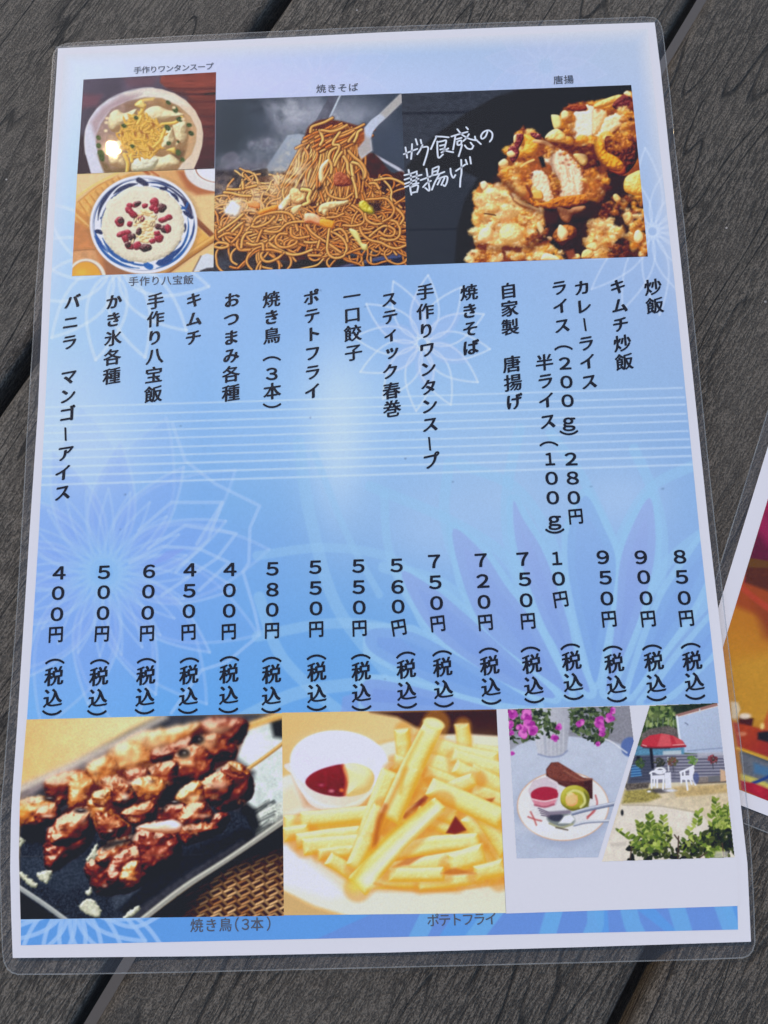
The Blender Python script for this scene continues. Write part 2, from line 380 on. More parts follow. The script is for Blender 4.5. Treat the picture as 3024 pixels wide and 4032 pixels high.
def paint_rice():
    c = Ink(276, 662, 850, 1092, 0.6, (222, 184, 132)); c.frame(270, 660, .3496); rs = np.random.RandomState(5)
    c.poly([(50, 600), (230, 640), (420, 1000), (420, 1250), (0, 1250)], (196, 128, 78), soft=8, nz=.12, ncell=14)
    c.poly([(60, 930), (300, 920), (400, 1240), (0, 1240)], (206, 150, 104), soft=6, nz=.12, ncell=12)
    c.stroke([(50, 935), (300, 920)], 6, (140, 84, 50), soft=2)
    c.poly([(85, 420), (330, 190), (700, 60), (860, 40), (500, 230), (290, 420), (230, 700), (75, 580)], (222, 166, 92), soft=4, nz=.1, ncell=10)
    c.poly([(95, 80), (540, 50), (300, 180), (90, 330)], (226, 196, 152), soft=6, nz=.06)
    c.stroke([(90, 330), (300, 190), (560, 55)], 22, (236, 196, 120), soft=3)
    c.stroke([(95, 395), (320, 215), (520, 110)], 10, (190, 126, 62), soft=3)
    for i in range(8):
        x = 120 + i * 62; y = 390 - i * 42
        c.stroke([(x, y), (x + 70, y + 100), (x + 90, y + 160)], 15, (186, 116, 52), soft=4, alpha=.75)
        c.stroke([(x + 25, y - 6), (x + 95, y + 100)], 16, (236, 186, 112), soft=5, alpha=.7)
    c.poly([(80, 450), (230, 560), (240, 720), (80, 590)], (198, 130, 68), soft=6, alpha=.8)
    c.stroke([(75, 520), (230, 660)], 20, (232, 186, 116), soft=4)
    c.poly([(960, 40), (1330, 20), (1400, 260), (1300, 260), (1120, 140)], (212, 160, 104), soft=9)
    c.poly([(1220, 40), (1420, 20), (1660, 230), (1660, 300), (1440, 310), (1330, 240)], (168, 92, 54), soft=12, alpha=.9)
    c.stroke([(850, 30), (900, 70)], 40, (176, 96, 52), soft=4); c.stroke([(930, 40), (1010, 95)], 26, (188, 104, 58), soft=4)
    c.poly([(1380, 330), (1660, 300), (1660, 760), (1460, 560)], (222, 190, 138), soft=8, nz=.06)
    c.poly([(1440, 600), (1640, 800), (1420, 960), (1300, 1000)], (226, 170, 86), soft=5, nz=.1, ncell=8)
    c.stroke([(1430, 590), (1640, 790)], 66, (122, 66, 44), soft=3, hi=(176, 110, 70)); c.stroke([(1400, 610), (1600, 800)], 14, (236, 186, 116), soft=3)
    c.stroke([(1680, 770), (1400, 950), (1060, 1200)], 80, (204, 146, 72), soft=3, edge=(160, 100, 48), hi=(236, 190, 112)); c.stroke([(1670, 810), (1380, 1010), (1080, 1215)], 8, (128, 74, 40), soft=2)
    c.poly([(1660, 870), (1660, 1000), (1440, 1200), (1100, 1240)], (228, 190, 134), soft=5)
    c.poly([(400, 1000), (700, 1180), (1000, 1190), (1000, 1260), (400, 1260)], (150, 92, 62), soft=10, alpha=.9)
    c.ell(1700, 20, 395, 250, (216, 212, 214), soft=3); c.ell(1710, 10, 300, 180, (232, 230, 232), soft=5)
    c.ell(1700, 10, 272, 162, (152, 92, 72), soft=1.5, inner=.955); c.ell(1700, 0, 230, 130, (226, 228, 238), soft=6)
    c.ell(200, 1250, 222, 225, (226, 216, 208), soft=3); c.ell(195, 1265, 190, 212, (176, 128, 96), soft=2); c.ell(192, 1268, 182, 206, (222, 158, 58), soft=3); c.glow(150, 1180, 80, 50, (236, 186, 70), .8)
    c.poly([(1500, 990), (1560, 965), (1640, 990), (1640, 1160), (1400, 1170)], (204, 210, 226), soft=2); c.stroke([(1490, 995), (1400, 1170)], 12, (110, 90, 84), soft=3)
    c.poly([(1480, 1160), (1560, 1130), (1640, 1125), (1640, 1180), (1480, 1180)], (56, 52, 60), soft=3)
    c.ell(850, 655, 622, 568, (140, 96, 66), soft=18, alpha=.6)
    c.ell(845, 640, 606, 556, (224, 226, 238), soft=2.5)
    c.ell(845, 638, 576, 524, (120, 128, 166), soft=1.5, inner=.985, alpha=.8)
    navy = (34, 44, 84); blue = (28, 84, 160); mid = (36, 60, 118)
    def arc(a0, a1, r0, r1, w, col, taper=.4, alpha=.95, w2=None):
        t = np.linspace(0, 1, 9); a = np.radians(a0 + (a1 - a0) * t); r = r0 + (r1 - r0) * t
        c.stroke(np.stack([845 + 600 * r * np.cos(a), 640 + 550 * r * np.sin(a)], 1), w, col, soft=2, taper=taper, alpha=alpha, w2=w2)
    arc(172, 268, .93, .93, 14, mid); arc(186, 244, .86, .93, 46, navy, .5); arc(228, 262, .84, .84, 48, navy, .3); arc(176, 232, .80, .76, 18, mid, .4); arc(200, 240, .78, .80, 30, mid, .5)
    c.stroke([(770, 130), (830, 160), (890, 200)], 62, (42, 46, 78), soft=3, taper=.15)
    arc(272, 305, .86, .92, 20, mid, .3); arc(276, 330, .92, .95, 16, navy, .3); arc(280, 318, .80, .84, 16, mid, .3); arc(290, 345, .88, .90, 22, navy, .4)
    c.stroke([(1030, 230), (1070, 240), (1110, 225)], 42, navy, soft=2, taper=.2); c.stroke([(1150, 290), (1200, 320), (1240, 385)], 36, navy, soft=2, taper=.3)
    arc(318, 352, .90, .92, 66, (52, 50, 84), .5); arc(330, 352, .80, .92, 20, mid, .2); c.stroke([(1270, 460), (1320, 450), (1340, 400)], 24, blue, soft=2); c.stroke([(1290, 490), (1360, 540), (1400, 570)], 44, navy, soft=2, taper=.2)
    arc(355, 385, .95, .93, 24, mid, .3); arc(350, 420, .84, .86, 26, blue, .4); arc(15, 75, .92, .93, 36, blue, .5); arc(28, 66, .86, .80, 60, (24, 60, 124), .5); arc(358, 372, .78, .78, 30, navy, .3)
    c.stroke([(990, 1080), (1080, 1060), (1190, 990)], 74, (30, 66, 128), soft=2, taper=.25); c.stroke([(860, 1080), (900, 1110), (940, 1120)], 66, (32, 96, 176), soft=2, taper=.2)
    arc(95, 165, .90, .95, 40, blue, .5); arc(102, 150, .82, .86, 24, blue, .4); arc(118, 160, .80, .82, 40, (28, 76, 150), .5); arc(84, 112, .84, .82, 22, blue, .3); c.stroke([(300, 720), (340, 720), (380, 740)], 46, navy, soft=2, taper=.2); arc(140, 172, .88, .93, 44, (28, 70, 150), .5)
    c.stroke([(600, 1040), (650, 1055), (720, 1060)], 36, blue, soft=2); arc(30, 60, .74, .78, 24, navy, .3); c.stroke([(365, 570), (385, 555)], 22, mid, soft=2); c.stroke([(1190, 905), (1250, 830)], 26, mid, soft=3)
    c.stroke([(430, 470), (460, 420), (500, 385)], 14, mid, soft=2)
    rice = ring(835, 638, 468, 432, 46, rs, .02)
    c.lump(rice, (190, 178, 156), (220, 212, 194), (232, 226, 212), R=60, nz=.10, ncell=3, jag=2.4, jcell=3, soft=2, gain=.8)
    for p in scatter(ring(835, 638, 455, 420, 24, rs, 0), 900, rs):
        th = rs.rand() * 3.14; b = rs.rand()
        c.stroke([p - 9 * np.array([math.cos(th), math.sin(th)]), p + 9 * np.array([math.cos(th), math.sin(th)])], 7, (226 + 14 * b, 218 + 14 * b, 200 + 16 * b) if b > .35 else (200, 190, 168), soft=1.5, alpha=.55, sm=False)
    for i in range(75):
        a = rs.rand() * 6.28; r = rs.rand() ** .5
        x, y = 860 + 120 * r * math.cos(a), 660 + 190 * r * math.sin(a)
        c.lump(ring(x, y, 26, 15, 8, rs, .15, rs.rand() * 3), (176, 136, 84), (228, 202, 150), (246, 230, 192), R=12, nz=.05, soft=1.5)
    def berry(x, y, rx, ry, rot, dark=0):
        a = math.radians(rot); q = ring(0, 0, rx, ry, 10, rs, .16); q = q @ np.array([[math.cos(a), math.sin(a)], [-math.sin(a), math.cos(a)]]) + (x, y)
        if dark: c.lump(q, (28, 12, 18), (66, 28, 38), (132, 84, 88), R=max(rx, ry) * .6, nz=.28, ncell=3, bump=1.2, bcell=3, soft=1.6, spec=.3, sth=.85)
        else: c.lump(q, (84, 10, 28), (146, 26, 52), (200, 84, 100), R=max(rx, ry) * .6, nz=.16, ncell=3, bump=1, bcell=4, soft=1.6, spec=.2, sth=.9)
    for b in ((760, 415, 46, 34, -20, 0), (775, 405, 40, 28, -20, 1), (690, 425, 34, 30, 10, 0), (860, 430, 36, 28, 0, 0), (968, 400, 52, 56, 20, 0), (940, 450, 34, 36, 0, 0), (1050, 455, 54, 50, 0, 1), (985, 480, 30, 40, 10, 0),
              (680, 480, 50, 36, 20, 0), (720, 520, 60, 40, 40, 0), (575, 615, 52, 58, 10, 0), (590, 595, 38, 34, 0, 1), (690, 635, 30, 36, 10, 0), (1060, 590, 46, 34, -10, 0), (1130, 560, 40, 34, 10, 0), (1095, 575, 40, 28, -20, 0),
              (1010, 665, 40, 34, 20, 1), (1080, 690, 56, 42, 10, 1), (1120, 690, 36, 50, 0, 0), (1020, 790, 54, 50, 20, 0), (1000, 740, 40, 30, 0, 0), (600, 745, 62, 36, -15, 0), (665, 730, 44, 34, 30, 0), (640, 800, 40, 44, 0, 0), (715, 780, 48, 40, 20, 1), (790, 720, 32, 44, 15, 1),
              (690, 880, 52, 40, 20, 0), (670, 870, 36, 30, 0, 1), (780, 880, 50, 46, 0, 0), (870, 900, 70, 46, -5, 1), (850, 900, 36, 34, -5, 1), (945, 830, 38, 28, 10, 0), (820, 575, 40, 34, 0, 0)):
        berry(*b)
    for x, y, r in ((830, 570, 20), (800, 590, 22), (985, 560, 22), (960, 640, 24), (750, 590, 26), (720, 830, 30), (930, 640, 22)):
        c.ell(x, y, r * .6, r * 1.25, (90, 60, 50), rot=rs.rand() * 50 - 20, soft=1.5); c.ell(x, y, r * .4, r, (232, 212, 170), rot=20, soft=1.5)
    c.grain(.05, 2.2); c.blur(.7)
    return c

def paint_noodle():
    c = Ink(836, 362, 1606, 1074, 0.5, (62, 70, 84)); rs = np.random.RandomState(11)
    h, w = c.h, c.w
    c.a *= (0.8 + 0.4 * vnoise(h, w, 60, 15, 4))[..., None]
    c.frame(840, 360, .2411)
    c.poly([(0, 100), (600, 80), (700, 900), (0, 1200)], (48, 58, 68), soft=60, alpha=.8)
    # steam
    for x, y, rx, ry, a, cell in ((1000, 260, 420, 160, .55, 26), (1350, 330, 420, 320, .75, 36), (1250, 420, 260, 300, .5, 22), (1500, 560, 300, 260, .7, 26), (900, 850, 330, 130, .5, 16), (1150, 560, 240, 230, .4, 18), (760, 1080, 420, 140, .55, 20),
                              (1700, 300, 500, 330, .7, 40), (2300, 400, 500, 300, .5, 44), (640, 860, 120, 110, .5, 10), (2000, 500, 500, 260, .5, 30), (350, 1150, 420, 120, .45, 16)):
        c.smoke(x, y, rx, ry, (158, 160, 178), min(.95, a * 1.25), cell)
    c.glow(1040, 270, 120, 70, (128, 134, 150), .5); c.glow(1000, 400, 18, 55, (170, 176, 190), .45)
    for x, y, r in ((860, 840, 110), (640, 850, 60), (300, 1080, 90)): c.glow(x, y, r * 1.2, r * .8, (120, 118, 136), .6, -20)
    c.stroke([(150, 1130), (200, 1050), (320, 1010), (390, 1080), (330, 1180), (230, 1240)], 26, (142, 134, 152), soft=8, alpha=.55); c.ell(270, 1120, 90, 100, (84, 84, 98), rot=30, soft=14, alpha=.6)
    c.poly([(20, 1250), (360, 1180), (900, 1140), (900, 1260), (500, 1310), (20, 1385)], (104, 104, 122), soft=14, alpha=.75, nz=.2, ncell=8)
    for x, y, rx, ry, a in ((1350, 320, 300, 260, .45), (2250, 380, 420, 260, .5), (1150, 600, 180, 200, .3), (1000, 300, 160, 120, .4), (700, 1050, 300, 110, .35)): c.glow(x, y, rx, ry, (134, 138, 154), a)
    for x, y, r in ((1180, 330, 120), (1420, 420, 150), (1300, 230, 110), (900, 880, 130), (2050, 480, 160)): c.smoke(x, y, r * 1.5, r, (186, 188, 200), .6, 10)
    # plate behind and the griddle
    c.poly([(20, 1392), (500, 1320), (760, 1270), (900, 1260), (900, 1700), (20, 1900)], (40, 34, 38), soft=3, nz=.4, ncell=10)
    c.stroke([(20, 1385), (500, 1310), (760, 1265)], 12, (150, 150, 164), soft=3, alpha=.8)
    c.poly([(870, 1230), (1210, 715), (1400, 690), (1500, 720), (1300, 1300), (900, 1300)], (150, 160, 178), soft=3, alpha=.92, grad=((1300, 750), (950, 1250), (124, 134, 156)))
    c.stroke([(870, 1210), (1210, 712), (1400, 688)], 10, (104, 112, 130), soft=3, alpha=.6)
    c.frame(830, 700, .2411)
    c.poly([(50, 300), (50, -120), (500, -120), (520, 200), (300, 330)], (48, 44, 52), soft=8, nz=.5, ncell=12)
    c.smoke(200, 220, 260, 170, (110, 104, 120), .7, 12)
    c.frame(1200, 360, .2471)
    # far spatula, handle
    c.poly([(390, 70), (570, 55), (370, 450), (150, 520)], (74, 76, 90), soft=2, grad=((520, 60), (260, 420), (92, 92, 108)), nz=.2, ncell=12)
    c.stroke([(570, 50), (480, 240), (385, 440)], 26, (178, 188, 204), soft=2); c.stroke([(390, 66), (270, 300), (150, 520)], 10, (84, 90, 104), soft=2)
    c.smoke(300, 400, 120, 160, (120, 124, 140), .5, 10)
    for x, y, rx, ry, a in ((150, 250, 250, 260, .5), (750, 330, 260, 260, .45), (900, 420, 220, 180, .4)): c.smoke(x, y, rx, ry, (152, 156, 172), a, 30)
    c.glow(1300, 800, 500, 420, (66, 74, 92), .55)
    # near spatula
    c.poly([(1120, 1000), (1700, 1290), (1700, 1500), (1480, 1260), (1140, 1040)], (56, 60, 74), soft=3)
    c.poly([(1120, 1000), (1500, 1210), (1600, 1290), (1600, 1320), (1480, 1260), (1140, 1050)], (178, 180, 198), soft=3)
    # noodles -----------------------------------------------------------------
    def noodle(pts, w, b, dark=True, warm=0.0, al=1.0):
        if dark: c.stroke(pts, w * 1.6, (58, 28, 18), soft=2.6, alpha=.62 * al, n=5)
        base = np.array([186, 124, 62]) * (1 - b) + np.array([226, 180, 112]) * b + warm * np.array([10, -24, -26])
        c.stroke(pts, w, base, edge=base * (.56, .46, .38), hi=np.minimum(base * 1.18 + 16, 250), soft=1.2, n=5, alpha=al)
    c.frame(0, 0, 1.0)
    pile = [(846, 790), (900, 760), (960, 730), (1010, 700), (1080, 690), (1150, 660), (1200, 620), (1290, 600), (1420, 600), (1480, 610), (1540, 680), (1599, 700), (1600, 1010), (1500, 985), (1420, 985), (1300, 1012), (1200, 1025), (1110, 1025), (1020, 1000), (940, 985), (870, 975), (842, 960)]
    c.poly(pile, (66, 34, 24), soft=4, sm=True, nz=.4, ncell=6)
    c.poly([(842, 960), (960, 990), (1100, 1030), (1300, 1015), (1600, 990), (1604, 1050), (838, 1075)], (44, 38, 42), soft=5, nz=.5, ncell=10)
    c.frame(830, 700, .2411)
    c.smoke(250, 1330, 260, 160, (88, 86, 102), .9, 14); c.poly([(40, 1400), (250, 1290), (420, 1420), (300, 1560), (40, 1560)], (60, 66, 80), soft=14, alpha=.7, nz=.3)
    c.smoke(800, 1450, 340, 60, (84, 74, 80), .8, 8)
    c.frame(1200, 700, .2532)
    c.poly([(350, 1400), (1050, 1240), (1590, 1120), (1590, 1360), (300, 1420)], (50, 48, 66), soft=5, nz=.3)
    c.stroke([(560, 1400), (1050, 1290), (1590, 1195)], 34, (74, 88, 136), soft=5); c.stroke([(600, 1380), (1050, 1260), (1590, 1150)], 10, (118, 108, 124), soft=3); c.poly([(640, 1400), (1100, 1300), (1590, 1240), (1590, 1400)], (26, 40, 64), soft=5)
    c.frame(0, 0, 1.0)
    # messy body of the pile: flowing random strands
    def strand(x, y, th, n, step, curl, w, b, warm=0, al=1.0):
        p = [(x, y)]; k = rs.normal(0, curl)
        for i in range(n):
            k = k * .82 + rs.normal(0, curl); th += k
            x += step * math.cos(th); y += step * math.sin(th) * .8; p.append((x, y))
        noodle(p, w, b, True, warm, al)
    ins = [p for p in scatter([(850, 800), (960, 745), (1080, 700), (1180, 690), (1180, 960), (1080, 1000), (940, 970), (846, 940)], 150, rs)]
    ins.sort(key=lambda p: p[1])
    for x, y in ins:
        f = (y - 700) / 300.0
        strand(x, y, rs.choice([0, 3.14]) + rs.normal(-.25, .45), 9, 15 + 9 * f, .22, 6.2 + 2.2 * f, min(1, max(0, .75 - .45 * f + rs.normal(0, .2))), warm=.5 * rs.rand() * f)
    ins = scatter([(1180, 840), (1330, 800), (1440, 740), (1595, 720), (1598, 985), (1460, 975), (1300, 1000), (1180, 1000)], 150, rs); ins.sort(key=lambda p: p[1])
    for x, y in ins: strand(x, y, rs.rand() * 6.28, 10, 18, .25, 7, min(1, max(0, .2 + rs.normal(0, .3))), warm=rs.rand() * .4)
    c.smoke(950, 790, 170, 100, (230, 200, 166), .85, 9); c.smoke(1120, 720, 90, 70, (232, 208, 178), .8, 8)
    # lifted bundle, flowing down from the spatula
    c.poly([(1215, 500), (1290, 470), (1430, 505), (1440, 560), (1420, 620), (1450, 700), (1440, 760), (1400, 800), (1330, 790), (1250, 800), (1170, 760), (1120, 700), (1190, 580)], (92, 44, 26), soft=5, sm=True, nz=.4, ncell=5)
    for i in range(125):
        u = rs.rand(); v = rs.rand()
        x0, y0 = 1225 + 205 * u, 505 + 30 * v + 10 * math.sin(u * 7)
        x1, y1 = 1165 + 270 * u ** .9 + rs.normal(0, 14), 610 + 60 * v
        x2, y2 = 1105 + 345 * u + rs.normal(0, 16), 730 + 80 * v
        noodle([(x0, y0), ((x0 + x1) / 2 + rs.normal(0, 15), (y0 + y1) / 2 + rs.normal(0, 8)), (x1, y1), ((x1 + x2) / 2 + rs.normal(0, 17), (y1 + y2) / 2), (x2, y2)], 7.6, min(1, max(0, .66 - .4 * u + rs.normal(0, .34))), warm=max(0, rs.normal(.1, .3)))
    for i in range(26):
        x, y = 1215 + 210 * rs.rand(), 505 + 70 * rs.rand()
        noodle([(x - 55, y + 26), (x - 20, y + 8), (x + 20, y - 6), (x + 52, y - 22)], 9.5, rs.rand() * .6, warm=rs.rand() * .8)
    c.smoke(1160, 690, 70, 130, (224, 206, 176), .75, 8)
    c.frame(1200, 360, .2471)
    for q, b in (([(90, 650), (110, 570), (200, 530), (320, 490), (440, 425)], .5), ([(240, 620), (270, 690), (290, 770), (250, 850)], .8), ([(560, 650), (470, 780), (460, 850), (540, 860), (540, 930), (480, 1060), (460, 1180)], .75), ([(900, 610), (850, 660), (800, 790)], .75), ([(670, 540), (560, 600), (420, 640), (270, 620)], .45),
                 ([(420, 1300), (430, 1180), (380, 1060), (420, 950), (500, 900)], .6), ([(620, 1040), (680, 1140), (690, 1260), (740, 1330)], .65), ([(740, 1150), (760, 1300), (790, 1430)], .9), ([(760, 1130), (870, 1170), (940, 1280), (940, 1390)], .85), ([(830, 640), (740, 740), (700, 800)], .55), ([(700, 950), (790, 1050), (900, 1140), (970, 1260), (960, 1370)], .4), ([(590, 970), (520, 1080), (480, 1180)], .6)):
        noodle(q, 44, b)
    c.lump([(220, 1350), (240, 1210), (320, 1110), (380, 1080), (370, 1150), (300, 1250), (300, 1400), (250, 1450)], (190, 150, 100), (228, 204, 160), (246, 236, 210), R=50)
    c.lump([(480, 1310), (600, 1290), (720, 1400), (720, 1500), (480, 1500)], (90, 36, 26), (150, 76, 52), (196, 120, 84), R=60, nz=.2, bump=2)
    c.poly([(850, 900), (950, 780), (950, 690), (935, 600), (1060, 450), (1200, 350), (1500, 60), (1540, 30), (1548, 180), (1290, 430), (1170, 540), (1090, 640), (1055, 750), (1075, 940), (905, 1070), (860, 990)], (168, 170, 180), soft=1.5, grad=((1500, 100), (1000, 600), (176, 184, 208)))
    c.poly([(850, 900), (950, 790), (960, 700), (1050, 740), (1075, 940), (905, 1065), (860, 990)], (164, 158, 160), soft=8)
    c.poly([(1200, 350), (1500, 60), (1540, 40), (1545, 180), (1290, 420)], (160, 156, 156), soft=6, alpha=.9)
    c.stroke([(1540, 190), (1290, 435), (1170, 545), (1085, 660), (1055, 760)], 9, (100, 92, 104), soft=2, alpha=.7)
    c.poly([(840, 620), (940, 600), (950, 760), (860, 880), (830, 800)], (146, 74, 40), soft=8, alpha=.85); noodle([(905, 610), (850, 650), (830, 720), (790, 800)], 44, .75)
    c.frame(830, 700, .2411)
    for q, b in (([(690, 740), (760, 650), (920, 590), (1120, 560), (1280, 590), (1360, 680), (1420, 860)], .45), ([(690, 760), (680, 800), (780, 800), (930, 740), (1040, 640)], .5), ([(130, 890), (280, 790), (430, 680), (520, 600)], .75), ([(880, 870), (1000, 890), (1120, 870), (1240, 760), (1400, 720), (1650, 720)], .45),
                 ([(960, 1020), (980, 1090), (1120, 1170), (1280, 1250), (1450, 1250), (1650, 1180)], .7), ([(1050, 950), (970, 1020)], .6), ([(880, 1190), (820, 1260), (860, 1350), (960, 1370), (1100, 1310), (1190, 1230)], .5), ([(870, 1180), (1000, 1180), (1150, 1220)], .25), ([(1240, 920), (1130, 920), (1060, 1010), (1100, 1110), (1220, 1140), (1380, 1080), (1400, 1020), (1320, 1030), (1270, 1090)], .35),
                 ([(60, 1100), (130, 1060), (260, 1080), (280, 1120), (170, 1150), (70, 1130)], .5), ([(450, 1000), (430, 1100), (480, 1180), (640, 1180)], .3), ([(500, 1140), (520, 1000), (580, 910), (660, 890)], .6), ([(140, 970), (260, 910), (400, 930), (430, 960)], .35), ([(540, 720), (500, 860), (430, 970), (350, 1050)], .3), ([(220, 240), (330, 250), (480, 290), (650, 300)], .7), ([(270, 190), (470, 190), (740, 130)], .6), ([(520, 70), (530, 180)], .7), ([(590, 1070), (700, 1100), (840, 1080), (860, 1180)], .55), ([(1310, 820), (1320, 940), (1420, 990), (1600, 960)], .3), ([(830, 860), (790, 960), (760, 1040)], .3), ([(350, 880), (420, 810), (510, 740)], .7)):
        noodle(q, 42, b, warm=.15)
    c.lump([(1330, 170), (1460, 200), (1560, 330), (1420, 440), (1290, 360), (1270, 280)], (150, 100, 62), (214, 176, 120), (240, 222, 178), R=60, nz=.14, bump=2.5, bcell=7)
    noodle([(1490, 190), (1620, 220), (1590, 330), (1600, 400), (1520, 440)], 60, .95)
    c.lump([(1220, 320), (1300, 260), (1310, 370), (1230, 480), (1160, 520), (1090, 490), (1130, 430)], (170, 130, 90), (222, 196, 150), (244, 230, 200), R=50, nz=.1, bump=2)
    c.lump([(1310, 520), (1360, 470), (1490, 440), (1420, 560), (1350, 600)], (160, 120, 80), (214, 186, 134), (238, 220, 180), R=40, nz=.1)
    c.glow(1140, 480, 50, 40, (248, 242, 234), .9)
    c.lump([(790, 540), (900, 490), (1080, 440), (1090, 520), (950, 560), (800, 610)], (160, 88, 30), (208, 134, 52), (228, 168, 88), R=40)
    c.lump([(600, 400), (700, 370), (800, 430), (780, 500), (640, 480)], (176, 100, 50), (212, 144, 86), (230, 180, 130), R=40)
    c.lump([(220, 560), (260, 450), (350, 370), (460, 430), (500, 520), (420, 640), (260, 600)], (176, 160, 146), (218, 212, 208), (236, 236, 240), R=50, soft=6, nz=.14, ncell=4, jag=2)
    c.glow(360, 480, 130, 90, (232, 222, 214), .3)
    c.frame(1200, 700, .2532)
    c.lump([(220, 470), (260, 410), (400, 370), (560, 360), (670, 340), (680, 400), (560, 440), (480, 470), (360, 520), (320, 590), (260, 550), (220, 540)], (150, 110, 70), (216, 190, 140), (242, 228, 188), R=45, nz=.12, bump=2.5, bcell=6)
    c.lump([(840, 400), (920, 350), (1000, 420), (1080, 470), (1080, 560), (980, 560), (880, 510)], (110, 96, 20), (184, 168, 48), (222, 214, 130), R=50, nz=.14, bump=2, bcell=6)
    c.lump([(0, 560), (160, 560), (260, 640), (240, 740), (100, 700), (0, 690)], (170, 90, 50), (216, 160, 120), (240, 216, 190), R=60)
    c.lump([(250, 640), (380, 650), (470, 690), (440, 790), (370, 800), (240, 740)], (160, 88, 22), (206, 142, 46), (230, 180, 84), R=45)
    for q, b in (([(30, 740), (110, 850), (230, 940), (360, 1020), (560, 1160)], .5), ([(380, 800), (360, 960), (350, 1120), (400, 1220), (500, 1250), (610, 1210), (655, 1080), (600, 960), (500, 880), (420, 840)], .6), ([(460, 820), (560, 800), (640, 880), (670, 990)], .5), ([(850, 750), (900, 880), (1020, 970), (1180, 1010), (1320, 1080), (1440, 1100), (1580, 1050)], .45),
                 ([(740, 430), (880, 530), (930, 640), (880, 720), (740, 750), (600, 740)], .4), ([(940, 560), (970, 660), (1080, 720), (1200, 710), (1300, 660), (1420, 690), (1480, 790), (1470, 900), (1400, 960), (1280, 970), (1180, 940)], .5), ([(1010, 910), (1130, 810), (1240, 750), (1370, 790), (1430, 870)], .55), ([(1280, 300), (1340, 410), (1460, 510), (1540, 620), (1490, 720)], .5), ([(960, 340), (1100, 330), (1270, 330), (1390, 480), (1340, 610), (1220, 680)], .35),
                 ([(1010, 90), (1100, 90), (1160, 170)], .6), ([(1090, 40), (1300, 10), (1430, 40), (1560, 110)], .7), ([(740, 0), (790, 150), (810, 310)], .85), ([(330, 150), (370, 260), (460, 310), (620, 330), (740, 250)], .45), ([(350, 620), (480, 610), (600, 560)], .35), ([(0, 1000), (90, 1010), (220, 1000)], .6), ([(200, 1090), (230, 980)], .5), ([(1160, 840), (1250, 900), (1370, 900), (1400, 820), (1310, 750)], .35), ([(660, 1180), (780, 1130), (900, 1090)], .1), ([(60, 1210), (250, 1210)], .4)):
        noodle(q, 36, b, warm=.1)
    c.lump([(690, 790), (800, 820), (850, 900), (890, 1010), (970, 1040), (970, 1120), (900, 1120), (850, 1040), (780, 950), (720, 870)], (160, 140, 76), (212, 198, 130), (236, 230, 184), R=40, nz=.08)
    c.poly([(190, 160), (290, 120), (270, 180), (200, 230)], (34, 24, 22), soft=6, alpha=.8); c.poly([(980, 380), (1190, 370), (1180, 520), (1100, 540)], (40, 24, 22), soft=8, alpha=.8)
    c.a = np.clip((c.a - .4) * 1.14 + .405, 0, 1)
    c.grain(.06, 2.2); c.blur(.55)
    return c

